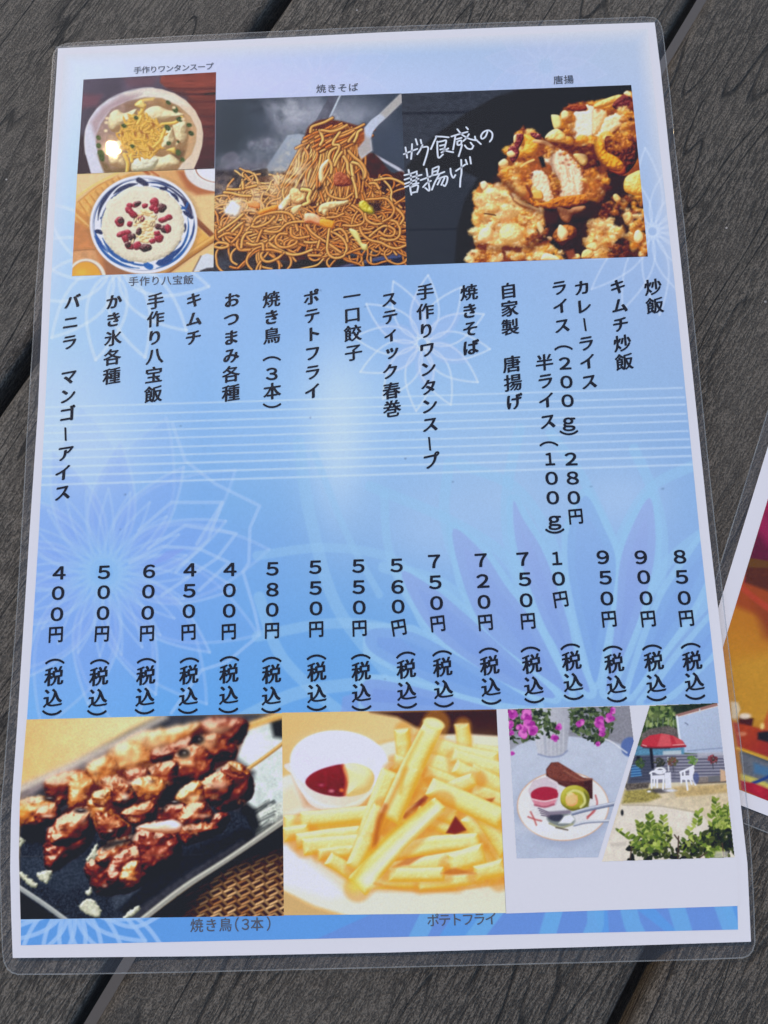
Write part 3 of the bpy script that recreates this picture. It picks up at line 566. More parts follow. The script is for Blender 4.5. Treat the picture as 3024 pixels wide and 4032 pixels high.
def paint_chicken():
    c = Ink(1578, 326, 2556, 1050, 0.5, (52, 56, 66)); rs = np.random.RandomState(21)
    h, w = c.h, c.w
    c.a *= (0.82 + 0.36 * vnoise(h, w, 5, 6, 3, 1.5, .8))[..., None]
    c.frame(0, 0, 1)
    c.poly([(1590, 700), (1800, 690), (1900, 760), (1800, 1060), (1590, 1060)], (40, 44, 52), soft=20, alpha=.7)
    c.stroke([(1585, 446), (1760, 444), (1860, 440)], 10, (26, 28, 36), soft=3, alpha=.8); c.stroke([(1600, 905), (1800, 902)], 8, (28, 30, 38), soft=3, alpha=.7); c.stroke([(1600, 675), (1800, 672)], 8, (34, 36, 42), soft=4, alpha=.5)
    plate = [(2090, 340), (1950, 382), (1830, 450), (1730, 520), (1660, 580), (1600, 660), (1640, 680), (1800, 664), (1880, 700), (1830, 790), (1800, 900), (1790, 1060), (2560, 1020), (2500, 330)]
    c.poly(plate, (30, 29, 29), soft=6, nz=.3, ncell=3)
    c.poly([(2200, 700), (2560, 640), (2560, 1020), (2200, 1040)], (44, 26, 24), soft=8, nz=.3)
    def crumbs(poly, n, r0, r1, pal, seed, sp=.07):
        r = np.random.RandomState(seed); P = scatter(poly, n, r)
        for p in P:
            lo, ba, hi = pal[r.randint(len(pal))]; R = r0 + (r1 - r0) * r.rand() ** 2
            lo = tuple(.45 * a + .55 * b for a, b in zip(lo, ba))
            c.lump(ring(p[0], p[1], R * (.8 + .5 * r.rand()), R * (.7 + .4 * r.rand()), 8, r, .26, r.rand() * 6), lo, ba, hi, R=R * 1.2, nz=.16, ncell=2.6, bump=1.0, bcell=3, soft=4.5, jag=2.0, jcell=3, spec=sp, sth=.95, alpha=.88)
        for p in scatter(poly, n // 5, r):
            c.smoke(p[0], p[1], r1 * .8, r1 * .5, pal[r.randint(len(pal))][0], .8, 4)
    pale = [((150, 96, 50), (222, 182, 122), (250, 232, 186)), ((160, 92, 38), (226, 176, 98), (250, 226, 164)), ((176, 122, 70), (238, 208, 154), (252, 242, 212)), ((140, 66, 26), (206, 140, 62), (242, 204, 126))]
    gold = [((120, 56, 22), (196, 122, 44), (232, 176, 88)), ((140, 70, 20), (212, 142, 50), (238, 190, 96)), ((104, 44, 26), (164, 92, 40), (214, 150, 80)), ((150, 90, 44), (218, 168, 96), (242, 214, 150))]
    dark = [((36, 14, 18), (86, 34, 34), (146, 74, 56)), ((56, 20, 20), (116, 50, 34), (176, 98, 54))]
    # upper right piece
    up = [(2150, 545), (2175, 520), (2190, 505), (2205, 450), (2210, 435), (2240, 410), (2300, 398), (2380, 400), (2440, 375), (2470, 360), (2492, 372), (2560, 480), (2560, 690), (2440, 690), (2380, 665), (2330, 600), (2220, 575), (2150, 560)]
    c.frame(0, 0, 1); c.poly(up, (132, 66, 34), soft=3, sm=False, nz=.3, ncell=6, jag=3)
    c.frame(1940, 320, .3737)
    U = lambda q: [(1940 + x * .3737, 320 + y * .3737) for x, y in q]
    c.frame(0, 0, 1)
    crumbs(U([(800, 270), (1000, 230), (1250, 190), (1450, 110), (1500, 450), (1400, 400), (1000, 300), (830, 330)]), 50, 9, 20, gold, 31)
    c.frame(1940, 320, .3737)
    c.lump([(1060, 260), (1150, 200), (1330, 140), (1370, 180), (1300, 220), (1120, 290)], (170, 104, 44), (222, 170, 92), (246, 214, 150), R=40, bump=2, bcell=5)
    c.lump([(1260, 250), (1380, 140), (1460, 170), (1480, 290), (1330, 300)], (40, 12, 20), (92, 30, 40), (150, 80, 70), R=40, bump=3, bcell=4, nz=.2)
    c.lump([(1380, 130), (1420, 100), (1465, 140), (1440, 160)], (200, 150, 90), (240, 214, 160), (250, 238, 210), R=20)
    c.lump([(780, 270), (830, 245), (970, 250), (990, 300), (880, 320), (800, 300)], (70, 20, 18), (130, 50, 34), (180, 100, 60), R=24, bump=2)
    # white meat of the upper piece
    c.lump([(840, 370), (880, 320), (1000, 310), (990, 250), (1060, 270), (1060, 320), (1050, 560), (960, 590), (860, 600), (820, 470)], (206, 180, 152), (228, 212, 196), (240, 232, 224), R=26, nz=.09, ncell=4, bump=1.6, bcell=5, jag=1.6, soft=2.5)
    c.lump([(1060, 310), (1120, 290), (1200, 330), (1190, 430), (1130, 520), (1060, 570), (1050, 450)], (190, 140, 84), (226, 190, 146), (244, 224, 196), R=60, nz=.08, bump=1.5)
    c.lump([(1180, 400), (1290, 340), (1390, 360), (1400, 420), (1330, 480), (1230, 560), (1170, 610), (1080, 580), (1130, 520)], (200, 156, 104), (230, 204, 164), (246, 232, 206), R=40, nz=.12, bump=2, bcell=5, jag=2.2, soft=3)
    c.ell(1110, 300, 24, 26, (176, 104, 54), soft=5, alpha=.8)
    c.frame(0, 0, 1)
    crumbs(U([(1330, 310), (1490, 320), (1500, 560), (1300, 560), (1370, 470), (1400, 380)]), 40, 8, 20, gold + pale[:1], 32)
    crumbs(U([(720, 340), (830, 330), (850, 600), (720, 540)]), 24, 9, 20, gold, 33); crumbs(U([(1420, 200), (1500, 200), (1640, 900), (1480, 900)]), 50, 9, 20, gold[:1] + dark + gold[2:3], 331)
    crumbs(U([(690, 620), (1080, 590), (1240, 570), (1200, 660), (1050, 740), (760, 690)]), 34, 12, 24, gold[1:2] + gold[3:] + gold[1:2], 34)
    c.frame(1940, 320, .3737)
    c.lump([(615, 370), (640, 350), (710, 370), (720, 470), (650, 500)], (180, 140, 80), (230, 204, 142), (246, 230, 184), R=26)
    c.lump([(725, 330), (760, 305), (800, 330), (800, 380), (730, 400)], (190, 140, 90), (232, 204, 150), (248, 232, 196), R=26)
    c.lump([(550, 590), (600, 530), (680, 500), (760, 560), (760, 620), (640, 640), (570, 630)], (180, 120, 56), (232, 198, 132), (250, 234, 192), R=44, bump=2)
    # lower crust of the upper piece + orange side
    c.lump([(1180, 620), (1250, 580), (1320, 640), (1420, 600), (1500, 640), (1530, 780), (1480, 900), (1380, 980), (1220, 960)], (34, 12, 18), (84, 32, 34), (150, 78, 52), R=70, bump=4, bcell=5, nz=.25)
    c.frame(0, 0, 1); crumbs(U([(1180, 600), (1300, 580), (1440, 570), (1490, 640), (1340, 720), (1220, 720)]), 26, 8, 17, gold[:1] + gold[2:3] + dark[1:], 35); c.frame(1940, 320, .3737)
    c.lump([(1080, 640), (1170, 650), (1200, 740), (1310, 800), (1380, 880), (1340, 940), (1210, 910), (1120, 820), (1080, 740)], (140, 70, 14), (214, 148, 44), (238, 186, 76), R=55, bump=3, bcell=5, nz=.1)
    c.lump([(1220, 930), (1330, 950), (1390, 900), (1400, 970), (1330, 990)], (80, 24, 20), (140, 56, 34), (180, 90, 50), R=24)
    # dark gap
    c.poly([(480, 640), (700, 650), (900, 690), (1060, 660), (1100, 880), (960, 930), (800, 760), (620, 690)], (88, 36, 34), soft=5, jag=3, nz=.4, ncell=5)
    c.frame(0, 0, 1); crumbs(U([(620, 640), (800, 680), (1040, 690), (1080, 870), (960, 900), (820, 750)]), 46, 6, 13, dark + gold[2:3], 36); c.frame(1940, 320, .3737)
    c.lump([(850, 770), (920, 760), (990, 780), (1000, 850), (950, 890), (880, 830)], (150, 104, 54), (212, 176, 116), (240, 218, 166), R=30)
    # central piece, body
    cen = [(220, 620), (240, 550), (290, 500), (380, 500), (500, 570), (640, 660), (800, 740), (900, 850), (960, 930), (1180, 880), (1210, 1000), (1180, 1180), (900, 1260), (560, 1330), (300, 1250), (120, 1080), (60, 960), (60, 860), (180, 780)]
    c.poly(cen, (150, 80, 42), soft=3, jag=4, nz=.3, ncell=5)
    c.frame(0, 0, 1)
    crumbs(U([(230, 600), (300, 500), (420, 540), (520, 620), (480, 720), (300, 880), (180, 880), (150, 740)]), 60, 8, 20, gold + dark[1:], 37)
    crumbs(U([(60, 960), (90, 860), (220, 800), (330, 850), (380, 960), (350, 1150), (240, 1250), (130, 1090)]), 70, 8, 20, gold + pale[:2], 38)
    c.frame(1940, 320, .3737)
    for q in ([(225, 640), (240, 560), (330, 560), (310, 640), (260, 720)], [(160, 720), (240, 680), (280, 760), (210, 860)], [(400, 540), (500, 560), (510, 610), (430, 600)]):
        c.lump(q, (50, 12, 26), (112, 40, 48), (190, 110, 100), R=26, bump=3, bcell=3, nz=.25, spec=.3)
    c.lump([(330, 560), (440, 600), (490, 680), (440, 760), (380, 790), (320, 740), (340, 650)], (160, 90, 24), (222, 164, 64), (242, 206, 118), R=50, bump=2, bcell=6)
    for q in ([(150, 750), (200, 730), (240, 770), (200, 800), (160, 790)], [(60, 860), (120, 815), (165, 850), (140, 890), (80, 900)], [(225, 650), (220, 580), (250, 560), (250, 620)]): c.lump(q, (190, 140, 90), (232, 200, 150), (248, 234, 204), R=26)
    c.stroke([(300, 900), (360, 860), (430, 830)], 26, (236, 196, 130), edge=(170, 110, 60), soft=1.5)
    c.poly([(480, 800), (540, 780), (560, 900), (520, 910)], (28, 30, 34), soft=4); c.poly([(500, 700), (600, 680), (560, 780), (520, 800)], (120, 62, 40), soft=6, alpha=.8)
    c.stroke([(440, 630), (560, 650), (640, 710)], 40, (222, 170, 118), edge=(160, 96, 60), hi=(240, 206, 160), soft=2)
    # cut meat faces
    c.lump([(550, 850), (560, 780), (650, 720), (720, 720), (830, 800), (930, 930), (950, 1000), (940, 1200), (870, 1230), (700, 1220), (690, 1080), (640, 1010), (620, 900)], (176, 126, 92), (226, 200, 172), (244, 230, 214), R=40, bump=1.6, bcell=5, nz=.14, ncell=4, jag=2.4, soft=3)
    for i in range(40):
        t = rs.rand(); x = 660 + 230 * rs.rand(); y = 780 + 380 * rs.rand()
        if inside((x, y), [(600, 800), (720, 740), (930, 960), (930, 1190), (720, 1190)]): c.stroke([(x, y), (x + 14 + 20 * rs.rand(), y + 60 + 60 * rs.rand())], 6 + 5 * rs.rand(), (190, 146, 112) if rs.rand() < .5 else (240, 226, 210), soft=2, alpha=.6)
    for x, y in ((775, 830), (715, 770), (740, 860), (800, 880)): c.ell(x, y, 18, 14, (150, 84, 60), soft=4, alpha=.8)
    c.lump([(390, 990), (430, 950), (520, 940), (590, 1020), (620, 1140), (640, 1260), (590, 1330), (520, 1290), (480, 1200), (400, 1100)], (180, 120, 80), (226, 202, 174), (244, 234, 220), R=40, bump=1.5, bcell=5, nz=.12, ncell=4, jag=2.4, soft=3)
    c.lump([(580, 980), (640, 1040), (690, 1100), (690, 1180), (640, 1200), (610, 1080)], (76, 32, 20), (140, 70, 36), (190, 120, 70), R=26)
    c.stroke([(540, 930), (600, 960), (640, 1050)], 30, (150, 88, 50), soft=3)
    c.frame(0, 0, 1)
    for q, n, sd in (([(520, 700), (640, 690), (760, 760), (900, 880), (960, 980), (930, 960), (820, 820), (700, 730), (560, 800)], 34, 61), ([(600, 940), (660, 1000), (710, 1120), (690, 1220), (640, 1160), (610, 1040)], 30, 62), ([(380, 960), (440, 930), (400, 1060), (480, 1220), (600, 1320), (520, 1320), (400, 1200), (340, 1060)], 36, 63)):
        crumbs(U(q), n, 4, 11, gold + dark[1:], sd)
    c.frame(1800, 660, .4581)
    # crust under the cut, drips
    c.lump([(600, 150), (640, 200), (640, 270), (740, 300), (880, 250), (1080, 230), (1160, 190), (1160, 260), (1060, 320), (900, 350), (740, 350), (640, 320)], (96, 40, 16), (184, 104, 38), (222, 150, 66), R=30, bump=3, bcell=5, nz=.16, jag=1.5)
    c.lump([(640, 200), (720, 200), (740, 270), (660, 270)], (160, 96, 40), (220, 166, 84), (240, 206, 140), R=22); c.stroke([(600, 160), (640, 240)], 26, (110, 50, 36), soft=3)
    c.lump([(860, 340), (960, 360), (1000, 340), (1100, 330), (1090, 390), (1000, 400), (960, 470), (900, 450)], (110, 58, 36), (168, 108, 72), (206, 158, 116), R=40, bump=2)
    c.frame(0, 0, 1)
    V = lambda q: [(1800 + x * .4581, 660 + y * .4581) for x, y in q]
    crumbs(V([(1060, 30), (1180, 0), (1290, 60), (1280, 180), (1200, 300), (1100, 230), (1080, 120)]), 40, 8, 20, gold + dark[1:] + pale[:1], 39)
    # left pale piece
    L = V([(140, 220), (200, 130), (330, 130), (430, 150), (520, 220), (600, 330), (740, 360), (760, 440), (660, 560), (620, 660), (620, 760), (100, 810), (160, 680), (150, 560), (160, 430), (140, 300)])
    c.poly(L, (170, 104, 52), soft=3, jag=4, nz=.25, ncell=5)
    crumbs(L, 150, 9, 24, pale, 41); crumbs(V([(190, 200), (520, 250), (560, 420), (400, 500), (180, 480)]), 60, 12, 26, pale[:3], 42)
    crumbs(V([(520, 400), (740, 380), (740, 460), (660, 560), (540, 480)]), 60, 5, 12, pale + gold[3:], 43)
    crumbs(V([(180, 500), (500, 490), (640, 560), (620, 660), (300, 680)]), 60, 10, 26, pale[1:3], 44)
    c.frame(1800, 660, .4581)
    c.lump([(400, 500), (480, 480), (560, 540), (560, 600), (470, 650), (380, 640), (360, 560)], (190, 140, 80), (232, 200, 142), (248, 230, 190), R=70, bump=3, bcell=7)
    c.lump([(200, 540), (280, 510), (310, 570), (260, 640), (180, 640)], (200, 150, 96), (236, 208, 160), (250, 238, 214), R=50, bump=2); c.lump([(200, 130), (240, 115), (265, 150), (240, 190), (210, 180)], (190, 150, 110), (232, 208, 170), (248, 236, 214), R=24)
    c.stroke([(235, 395), (280, 400), (330, 410)], 10, (70, 40, 24), soft=2); c.stroke([(460, 230), (500, 290), (560, 330), (640, 350)], 20, (120, 62, 34), soft=4, alpha=.8); c.stroke([(500, 270), (570, 310), (700, 365)], 26, (226, 192, 138), edge=(180, 130, 80), soft=2)
    # dark lower band and lower crumbs
    c.poly([(170, 650), (620, 690), (820, 600), (760, 760), (600, 830), (100, 830), (190, 740)], (112, 52, 34), soft=4, jag=4, nz=.35, ncell=4)
    c.frame(0, 0, 1)
    crumbs(V([(170, 720), (300, 720), (320, 820), (120, 820)]), 46, 4, 9, gold[2:] + gold[:1], 45); crumbs(V([(90, 780), (150, 690), (180, 720), (120, 830)]), 14, 9, 16, pale, 46); crumbs(V([(280, 650), (380, 640), (380, 800), (320, 800)]), 26, 9, 20, pale, 47)
    crumbs(V([(430, 740), (760, 640), (900, 740), (900, 790), (720, 800), (440, 780)]), 44, 9, 22, pale + gold[1:2], 48); crumbs(V([(540, 640), (700, 540), (780, 520), (760, 600), (600, 690)]), 40, 6, 12, dark + gold[2:], 49)
    c.frame(1800, 660, .4581)
    c.lump([(720, 780), (760, 735), (850, 760), (880, 800), (740, 800)], (200, 160, 110), (238, 214, 170), (250, 240, 216), R=30)
    for q in ([(690, 470), (720, 480), (750, 540), (720, 570), (690, 520)], [(770, 600), (800, 590), (820, 610), (800, 630)]): c.lump(q, (150, 100, 60), (222, 186, 140), (244, 226, 194), R=20)
    # middle nugget
    c.lump([(820, 600), (860, 520), (940, 490), (1020, 520), (1020, 590), (940, 640), (900, 670)], (70, 28, 16), (160, 90, 40), (210, 140, 76), R=50, bump=3)
    c.lump([(860, 560), (880, 490), (930, 520), (955, 570), (910, 630), (870, 600)], (190, 130, 80), (236, 210, 164), (248, 236, 212), R=36)
    c.poly([(990, 420), (1180, 310), (1200, 330), (1140, 450), (1000, 480)], (34, 34, 36), soft=5); c.poly([(740, 370), (880, 380), (860, 480), (760, 480)], (60, 30, 26), soft=6, alpha=.9)
    # right piece
    Rr = V([(1180, 400), (1300, 300), (1340, 230), (1440, 240), (1620, 200), (1660, 760), (1280, 780), (1110, 680), (1130, 470)])
    c.poly(Rr, (104, 50, 36), soft=4, jag=4, nz=.4, ncell=5)
    c.frame(0, 0, 1)
    crumbs(V([(1180, 400), (1340, 260), (1430, 290), (1330, 420), (1200, 460)]), 30, 7, 14, dark + gold[2:3], 50)
    crumbs(V([(1130, 480), (1330, 430), (1350, 560), (1290, 700), (1280, 780), (1190, 780), (1110, 660)]), 80, 9, 22, pale, 51); crumbs(V([(1300, 520), (1420, 490), (1420, 600), (1330, 620)]), 24, 9, 18, pale, 52)
    crumbs(V([(1420, 240), (1600, 210), (1640, 500), (1430, 480)]), 40, 8, 18, gold + dark + pale[:1], 53); crumbs(V([(1480, 500), (1640, 460), (1660, 740), (1500, 760)]), 46, 9, 24, gold + pale[:2], 54)
    crumbs(V([(1300, 680), (1480, 640), (1460, 780), (1300, 780)]), 40, 5, 11, dark + gold[2:3], 55)
    c.frame(1800, 660, .4581)
    c.lump([(1440, 100), (1500, 50), (1600, 30), (1620, 220), (1540, 240), (1440, 200)], (170, 104, 36), (222, 178, 88), (244, 220, 156), R=60, bump=3, bcell=7); c.lump([(1530, 550), (1570, 540), (1600, 600), (1560, 650), (1520, 620)], (210, 170, 110), (240, 220, 176), (250, 242, 220), R=30)
    c.lump([(1340, 240), (1370, 225), (1410, 270), (1380, 300), (1350, 280)], (180, 120, 60), (224, 186, 120), (244, 218, 170), R=24)
    for q in ([(1110, 670), (1180, 640), (1220, 690), (1170, 720), (1120, 700)], [(1080, 720), (1130, 700), (1180, 740), (1140, 780), (1070, 780)], [(980, 760), (1040, 740), (1060, 780), (990, 790)], [(1420, 410), (1480, 380), (1510, 430), (1460, 490)]): c.lump(q, (170, 110, 56), (226, 188, 122), (246, 222, 170), R=28, bump=2)
    c.poly([(930, 720), (1000, 700), (1020, 760), (960, 800)], (130, 66, 46), soft=5)
    # shade between and under the pieces, browned rims
    c.frame(1800, 660, .4581)
    for q, w, al in (([(330, 110), (430, 150), (520, 240), (640, 350), (760, 400), (800, 520)], 46, .55), ([(640, 690), (760, 600), (830, 560)], 50, .45), ([(860, 350), (1000, 400), (1120, 380), (1200, 300), (1290, 180)], 60, .5), ([(1090, 640), (1120, 540), (1150, 450), (1240, 380)], 44, .4), ([(150, 660), (300, 690), (480, 700), (640, 680)], 36, .45), ([(1430, 240), (1420, 400), (1440, 560), (1460, 700)], 40, .4)):
        c.stroke(q, w, (70, 26, 18), soft=14, alpha=al)
    for x, y, rx, ry, al in ((240, 640, 90, 40, .5), (430, 460, 70, 40, .45), (190, 420, 50, 80, .35), (600, 560, 70, 60, .4), (1230, 560, 60, 110, .3), (1560, 680, 80, 80, .4), (560, 120, 60, 110, .4), (1180, 160, 50, 90, .4)):
        c.smoke(x, y, rx, ry, (178, 88, 30), al * 1.3, 9)
    for x, y, r in ((230, 250, 60), (360, 200, 50), (300, 330, 60), (230, 580, 60), (470, 570, 70), (1230, 500, 50), (1170, 680, 40), (1500, 130, 60)): c.glow(x, y, r, r * .7, (252, 234, 188), .45)
    c.frame(1940, 320, .3737)
    for q, w, al in (([(540, 640), (700, 670), (900, 720), (1050, 840), (1180, 960)], 60, .45), ([(640, 720), (620, 860), (680, 1020), (690, 1180)], 26, .5), ([(1080, 640), (1100, 800), (1200, 920)], 30, .45), ([(820, 310), (830, 460), (850, 600)], 20, .35)):
        c.stroke(q, w, (74, 28, 20), soft=10, alpha=al)
    c.frame(0, 0, 1)
    hl = np.clip(c.a.mean(-1, keepdims=True) * 2.2 - .5, 0, 1); c.a = np.clip(c.a * (1 + .05 * hl), 0, .97)
    g_ = c.a.mean(-1, keepdims=True); c.a = np.clip(g_ + (c.a - g_) * 1.12, 0, .98)
    c.grain(.06, 2.2); c.blur(.55)
    return c

def paint_skewer():
    c = Ink(36, 2800, 1126, 3630, 0.5, (214, 178, 120)); rs = np.random.RandomState(8)
    c.frame(0, 2750, .7233)
    c.poly([(100, 100), (900, 80), (700, 170), (420, 330), (100, 480)], (214, 180, 124), soft=10, nz=.05, ncell=20, grad=((150, 150), (700, 130), (226, 204, 160)))
    c.poly([(110, 470), (420, 330), (560, 250), (640, 270), (440, 380), (110, 540)], (206, 186, 160), soft=12)
    # slate plate with its pale rim
    c.poly([(110, 520), (700, 180), (900, 80), (1560, 80), (1560, 650), (1400, 760), (760, 1210), (100, 1210)], (66, 66, 74), soft=8, nz=.2, ncell=8)
    c.poly([(110, 480), (420, 345), (760, 170), (880, 180), (640, 300), (300, 450), (110, 560)], (138, 126, 128), soft=10, nz=.2, ncell=8)
    c.stroke([(100, 500), (420, 350), (700, 205), (900, 100)], 26, (206, 196, 186), soft=8, alpha=.9)
    c.poly([(1340, 140), (1560, 120), (1560, 640), (1400, 740), (1340, 560), (1390, 400), (1260, 300)], (196, 206, 206), soft=12, nz=.12, ncell=10)
    c.glow(1380, 260, 110, 110, (222, 230, 232), .9); c.glow(1190, 375, 46, 40, (234, 238, 222), .9)
    c.poly([(1470, 120), (1560, 100), (1560, 220), (1490, 210)], (40, 42, 44), soft=10)
    c.poly([(1370, 600), (1560, 560), (1560, 690), (1400, 740)], (190, 196, 190), soft=8, nz=.2)
    for i in range(30):
        y = 590 + 150 * rs.rand(); c.stroke([(1360 + 40 * rs.rand(), y + 20), (1440 + 60 * rs.rand(), y - 40)], 6 + 8 * rs.rand(), (60, 64, 66) if rs.rand() < .6 else (214, 218, 214), soft=3, alpha=.6, sm=False)
    c.poly([(1330, 560), (1390, 600), (1420, 700), (1340, 780), (1280, 700)], (30, 30, 34), soft=10, alpha=.9)
    slate = [(110, 700), (500, 560), (950, 480), (1340, 640), (1380, 720), (1000, 960), (640, 1200), (110, 1210)]
    c.poly(slate, (50, 54, 64), soft=10, nz=.6, ncell=2.2)
    c.poly([(600, 1060), (900, 930), (1180, 790), (1330, 720), (1100, 880), (760, 1100), (620, 1160)], (70, 76, 88), soft=10, nz=.3, ncell=3)
    c.poly([(900, 900), (1330, 700), (1380, 730), (1000, 960), (700, 1180), (640, 1150)], (34, 36, 42), soft=10, alpha=.8, nz=.4, ncell=3)
    c.poly([(110, 860), (450, 880), (480, 1000), (330, 1060), (110, 960)], (58, 64, 76), soft=10, nz=.3, ncell=3)
    # woven mat
    c.poly([(800, 1200), (1540, 670), (1560, 1200)], (66, 42, 28), soft=3)
    c.frame(0, 2750, .7233)
    for i in range(-2, 30):
        for j in range(-2, 34):
            x = 770 + i * 38 + (j % 2) * 19; y = 700 + j * 23
            dist = (x - 790) * (670 - 1200) - (y - 1200) * (1540 - 790)
            if dist > -12000: continue
            f = min(1, max(0, (y - 760) / 260.0)) * min(1, max(.15, (x - 900) / 300.0))
            b = rs.rand()
            col = np.array([158, 108, 70]) * (1 - b) + np.array([226, 186, 140]) * b
            col = col * (.22 + .78 * f) + np.array([20, 14, 12]) * (1 - f)
            if (i + j) % 2: c.stroke([(x - 19, y + 8), (x + 18, y - 10)], 15, col, edge=col * .35, soft=1.5, sm=False)
            else: c.stroke([(x - 13, y - 11), (x + 12, y + 13)], 14, col * .7, edge=col * .3, soft=1.5, sm=False)
    c.poly([(780, 1200), (1540, 660), (1540, 820), (1250, 950), (1000, 1200)], (30, 24, 24), soft=30, alpha=.75)
    c.stroke([(760, 1215), (1000, 1030), (1250, 870), (1545, 665)], 34, (150, 148, 142), soft=3, hi=(206, 206, 198)); c.stroke([(790, 1225), (1020, 1050), (1260, 890), (1560, 690)], 18, (40, 36, 36), soft=4)
    c.stroke([(90, 1020), (240, 1120), (370, 1215)], 26, (150, 154, 156), soft=3, hi=(214, 216, 214)); c.poly([(100, 1050), (330, 1215), (100, 1215)], (30, 28, 32), soft=4)
    # sticks
    c.stroke([(1330, 160), (1440, 120), (1540, 90)], 40, (212, 164, 96), soft=5, hi=(238, 206, 150)); c.stroke([(1340, 390), (1440, 320), (1545, 240)], 20, (196, 154, 94), soft=3, edge=(150, 108, 60), hi=(226, 190, 130))
    # meat: three skewers, back to front
    M = dict(lo=(40, 12, 12), base=(134, 60, 38), hi=(222, 150, 104)); G = dict(lo=(92, 38, 22), base=(190, 116, 60), hi=(246, 212, 156)); D = dict(lo=(30, 9, 12), base=(104, 38, 30), hi=(196, 112, 86))
    def meat(q, k, R=60, sp=.55, bl=8, alpha=1):
        c.lump(q, k['lo'], k['base'], k['hi'], R=R * 1.15, nz=.12, ncell=12, bump=6, bcell=21, boct=2, soft=4.5, jag=3, jcell=9, spec=sp * 1.3, sth=.87, shc=(252, 226, 204), gain=1.2, alpha=alpha)
        for p in scatter(q, 3, rs): c.smoke(p[0], p[1], 34, 20, (60, 22, 16) if rs.rand() < .55 else (236, 186, 140), .6, 6)
    c.poly([(1090, 640), (260, 700), (500, 480), (900, 300), (1330, 200), (1280, 340), (950, 500)], (70, 28, 20), soft=10)
    for q, k in (([(1090, 130), (1180, 100), (1330, 110), (1350, 180), (1290, 260), (1180, 240), (1110, 210)], D), ([(1050, 220), (1180, 190), (1280, 260), (1270, 330), (1130, 340), (1040, 300)], M), ([(700, 220), (820, 170), (960, 150), (1090, 130), (1060, 240), (900, 290), (780, 330), (680, 300)], G),
                 ([(590, 290), (700, 230), (800, 270), (840, 350), (760, 420), (640, 420), (590, 370)], G), ([(820, 290), (960, 240), (1050, 200), (1060, 290), (940, 340), (850, 360)], D), ([(470, 370), (590, 310), (650, 400), (600, 480), (500, 480)], G), ([(960, 290), (1080, 250), (1160, 320), (1150, 440), (1000, 470), (940, 400)], M),
                 ([(820, 370), (960, 340), (970, 430), (930, 520), (850, 540), (800, 460)], M), ([(690, 390), (800, 380), (830, 450), (760, 500), (690, 450)], D), ([(250, 440), (400, 390), (480, 400), (500, 500), (400, 560), (300, 590), (250, 520)], M), ([(380, 430), (470, 410), (520, 480), (480, 590), (380, 600)], G), ([(105, 560), (230, 530), (300, 580), (250, 660), (200, 700), (105, 690)], G), ([(200, 600), (300, 570), (330, 640), (290, 690), (200, 690)], M),
                 ([(550, 440), (640, 420), (720, 460), (740, 560), (640, 590), (560, 520)], M), ([(720, 450), (830, 420), (910, 460), (900, 540), (800, 560), (740, 530)], G)):
        meat(q, k)
    for x, y in ((1000, 300), (1080, 225)): c.ell(x, y, 34, 26, (26, 22, 24), soft=6); c.glow(x + 4, y - 4, 10, 8, (200, 200, 206), .7)
    for x, y, rx, ry, a in ((840, 240, 90, 40, .7), (700, 320, 80, 60, .6), (1180, 170, 70, 26, .6), (1130, 250, 50, 30, .5), (1010, 330, 40, 40, .4)): c.glow(x, y, rx, ry, (244, 214, 168), a)
    c.glow(120, 620, 40, 60, (226, 150, 60), .6)
    for q, k in (([(260, 720), (360, 620), (500, 590), (530, 660), (500, 780), (420, 860), (270, 945), (240, 820)], D), ([(300, 680), (430, 610), (510, 600), (500, 720), (380, 800), (280, 790)], M), ([(480, 560), (570, 530), (650, 640), (720, 700), (680, 760), (560, 760), (500, 650)], G), ([(520, 620), (620, 640), (700, 700), (620, 770), (540, 740)], M),
                 ([(660, 620), (760, 570), (850, 570), (850, 650), (760, 700), (690, 670)], M), ([(500, 520), (600, 490), (600, 580), (520, 590)], G), ([(620, 440), (720, 480), (740, 560), (640, 580)], M),
                 ([(1240, 350), (1340, 370), (1385, 480), (1340, 570), (1200, 620), (1150, 520), (1180, 420)], D), ([(1100, 440), (1220, 400), (1280, 480), (1200, 580), (1080, 560), (1060, 500)], M), ([(970, 500), (1080, 450), (1120, 540), (1060, 620), (960, 600)], G), ([(1240, 350), (1320, 360), (1360, 420), (1280, 420)], G),
                 ([(870, 600), (960, 560), (1060, 600), (1140, 640), (1200, 620), (1250, 640), (1200, 730), (1000, 790), (920, 720), (860, 680)], D), ([(1000, 590), (1120, 570), (1160, 660), (1040, 740), (960, 690)], M), ([(760, 690), (860, 670), (980, 690), (990, 760), (900, 830), (780, 790), (740, 740)], D), ([(990, 700), (1160, 680), (1190, 730), (1010, 800)], M),
                 ([(470, 890), (560, 810), (720, 740), (800, 720), (960, 740), (990, 830), (960, 920), (860, 960), (740, 1040), (640, 1070), (530, 1060), (470, 960)], D), ([(560, 800), (680, 760), (740, 820), (640, 920), (520, 900)], M), ([(640, 840), (760, 800), (800, 900), (700, 1010), (600, 1030), (580, 940)], D), ([(760, 740), (880, 720), (980, 780), (960, 880), (900, 930), (780, 940)], D), ([(690, 900), (760, 890), (770, 980), (700, 1020), (650, 980)], G)):
        meat(q, k)
    c.lump([(750, 700), (840, 680), (940, 660), (990, 690), (960, 730), (840, 730)], (170, 110, 80), (222, 184, 160), (244, 232, 236), R=30, nz=.1, soft=5); c.glow(950, 690, 40, 20, (236, 232, 250), .8); c.glow(830, 695, 70, 18, (246, 222, 190), .7)
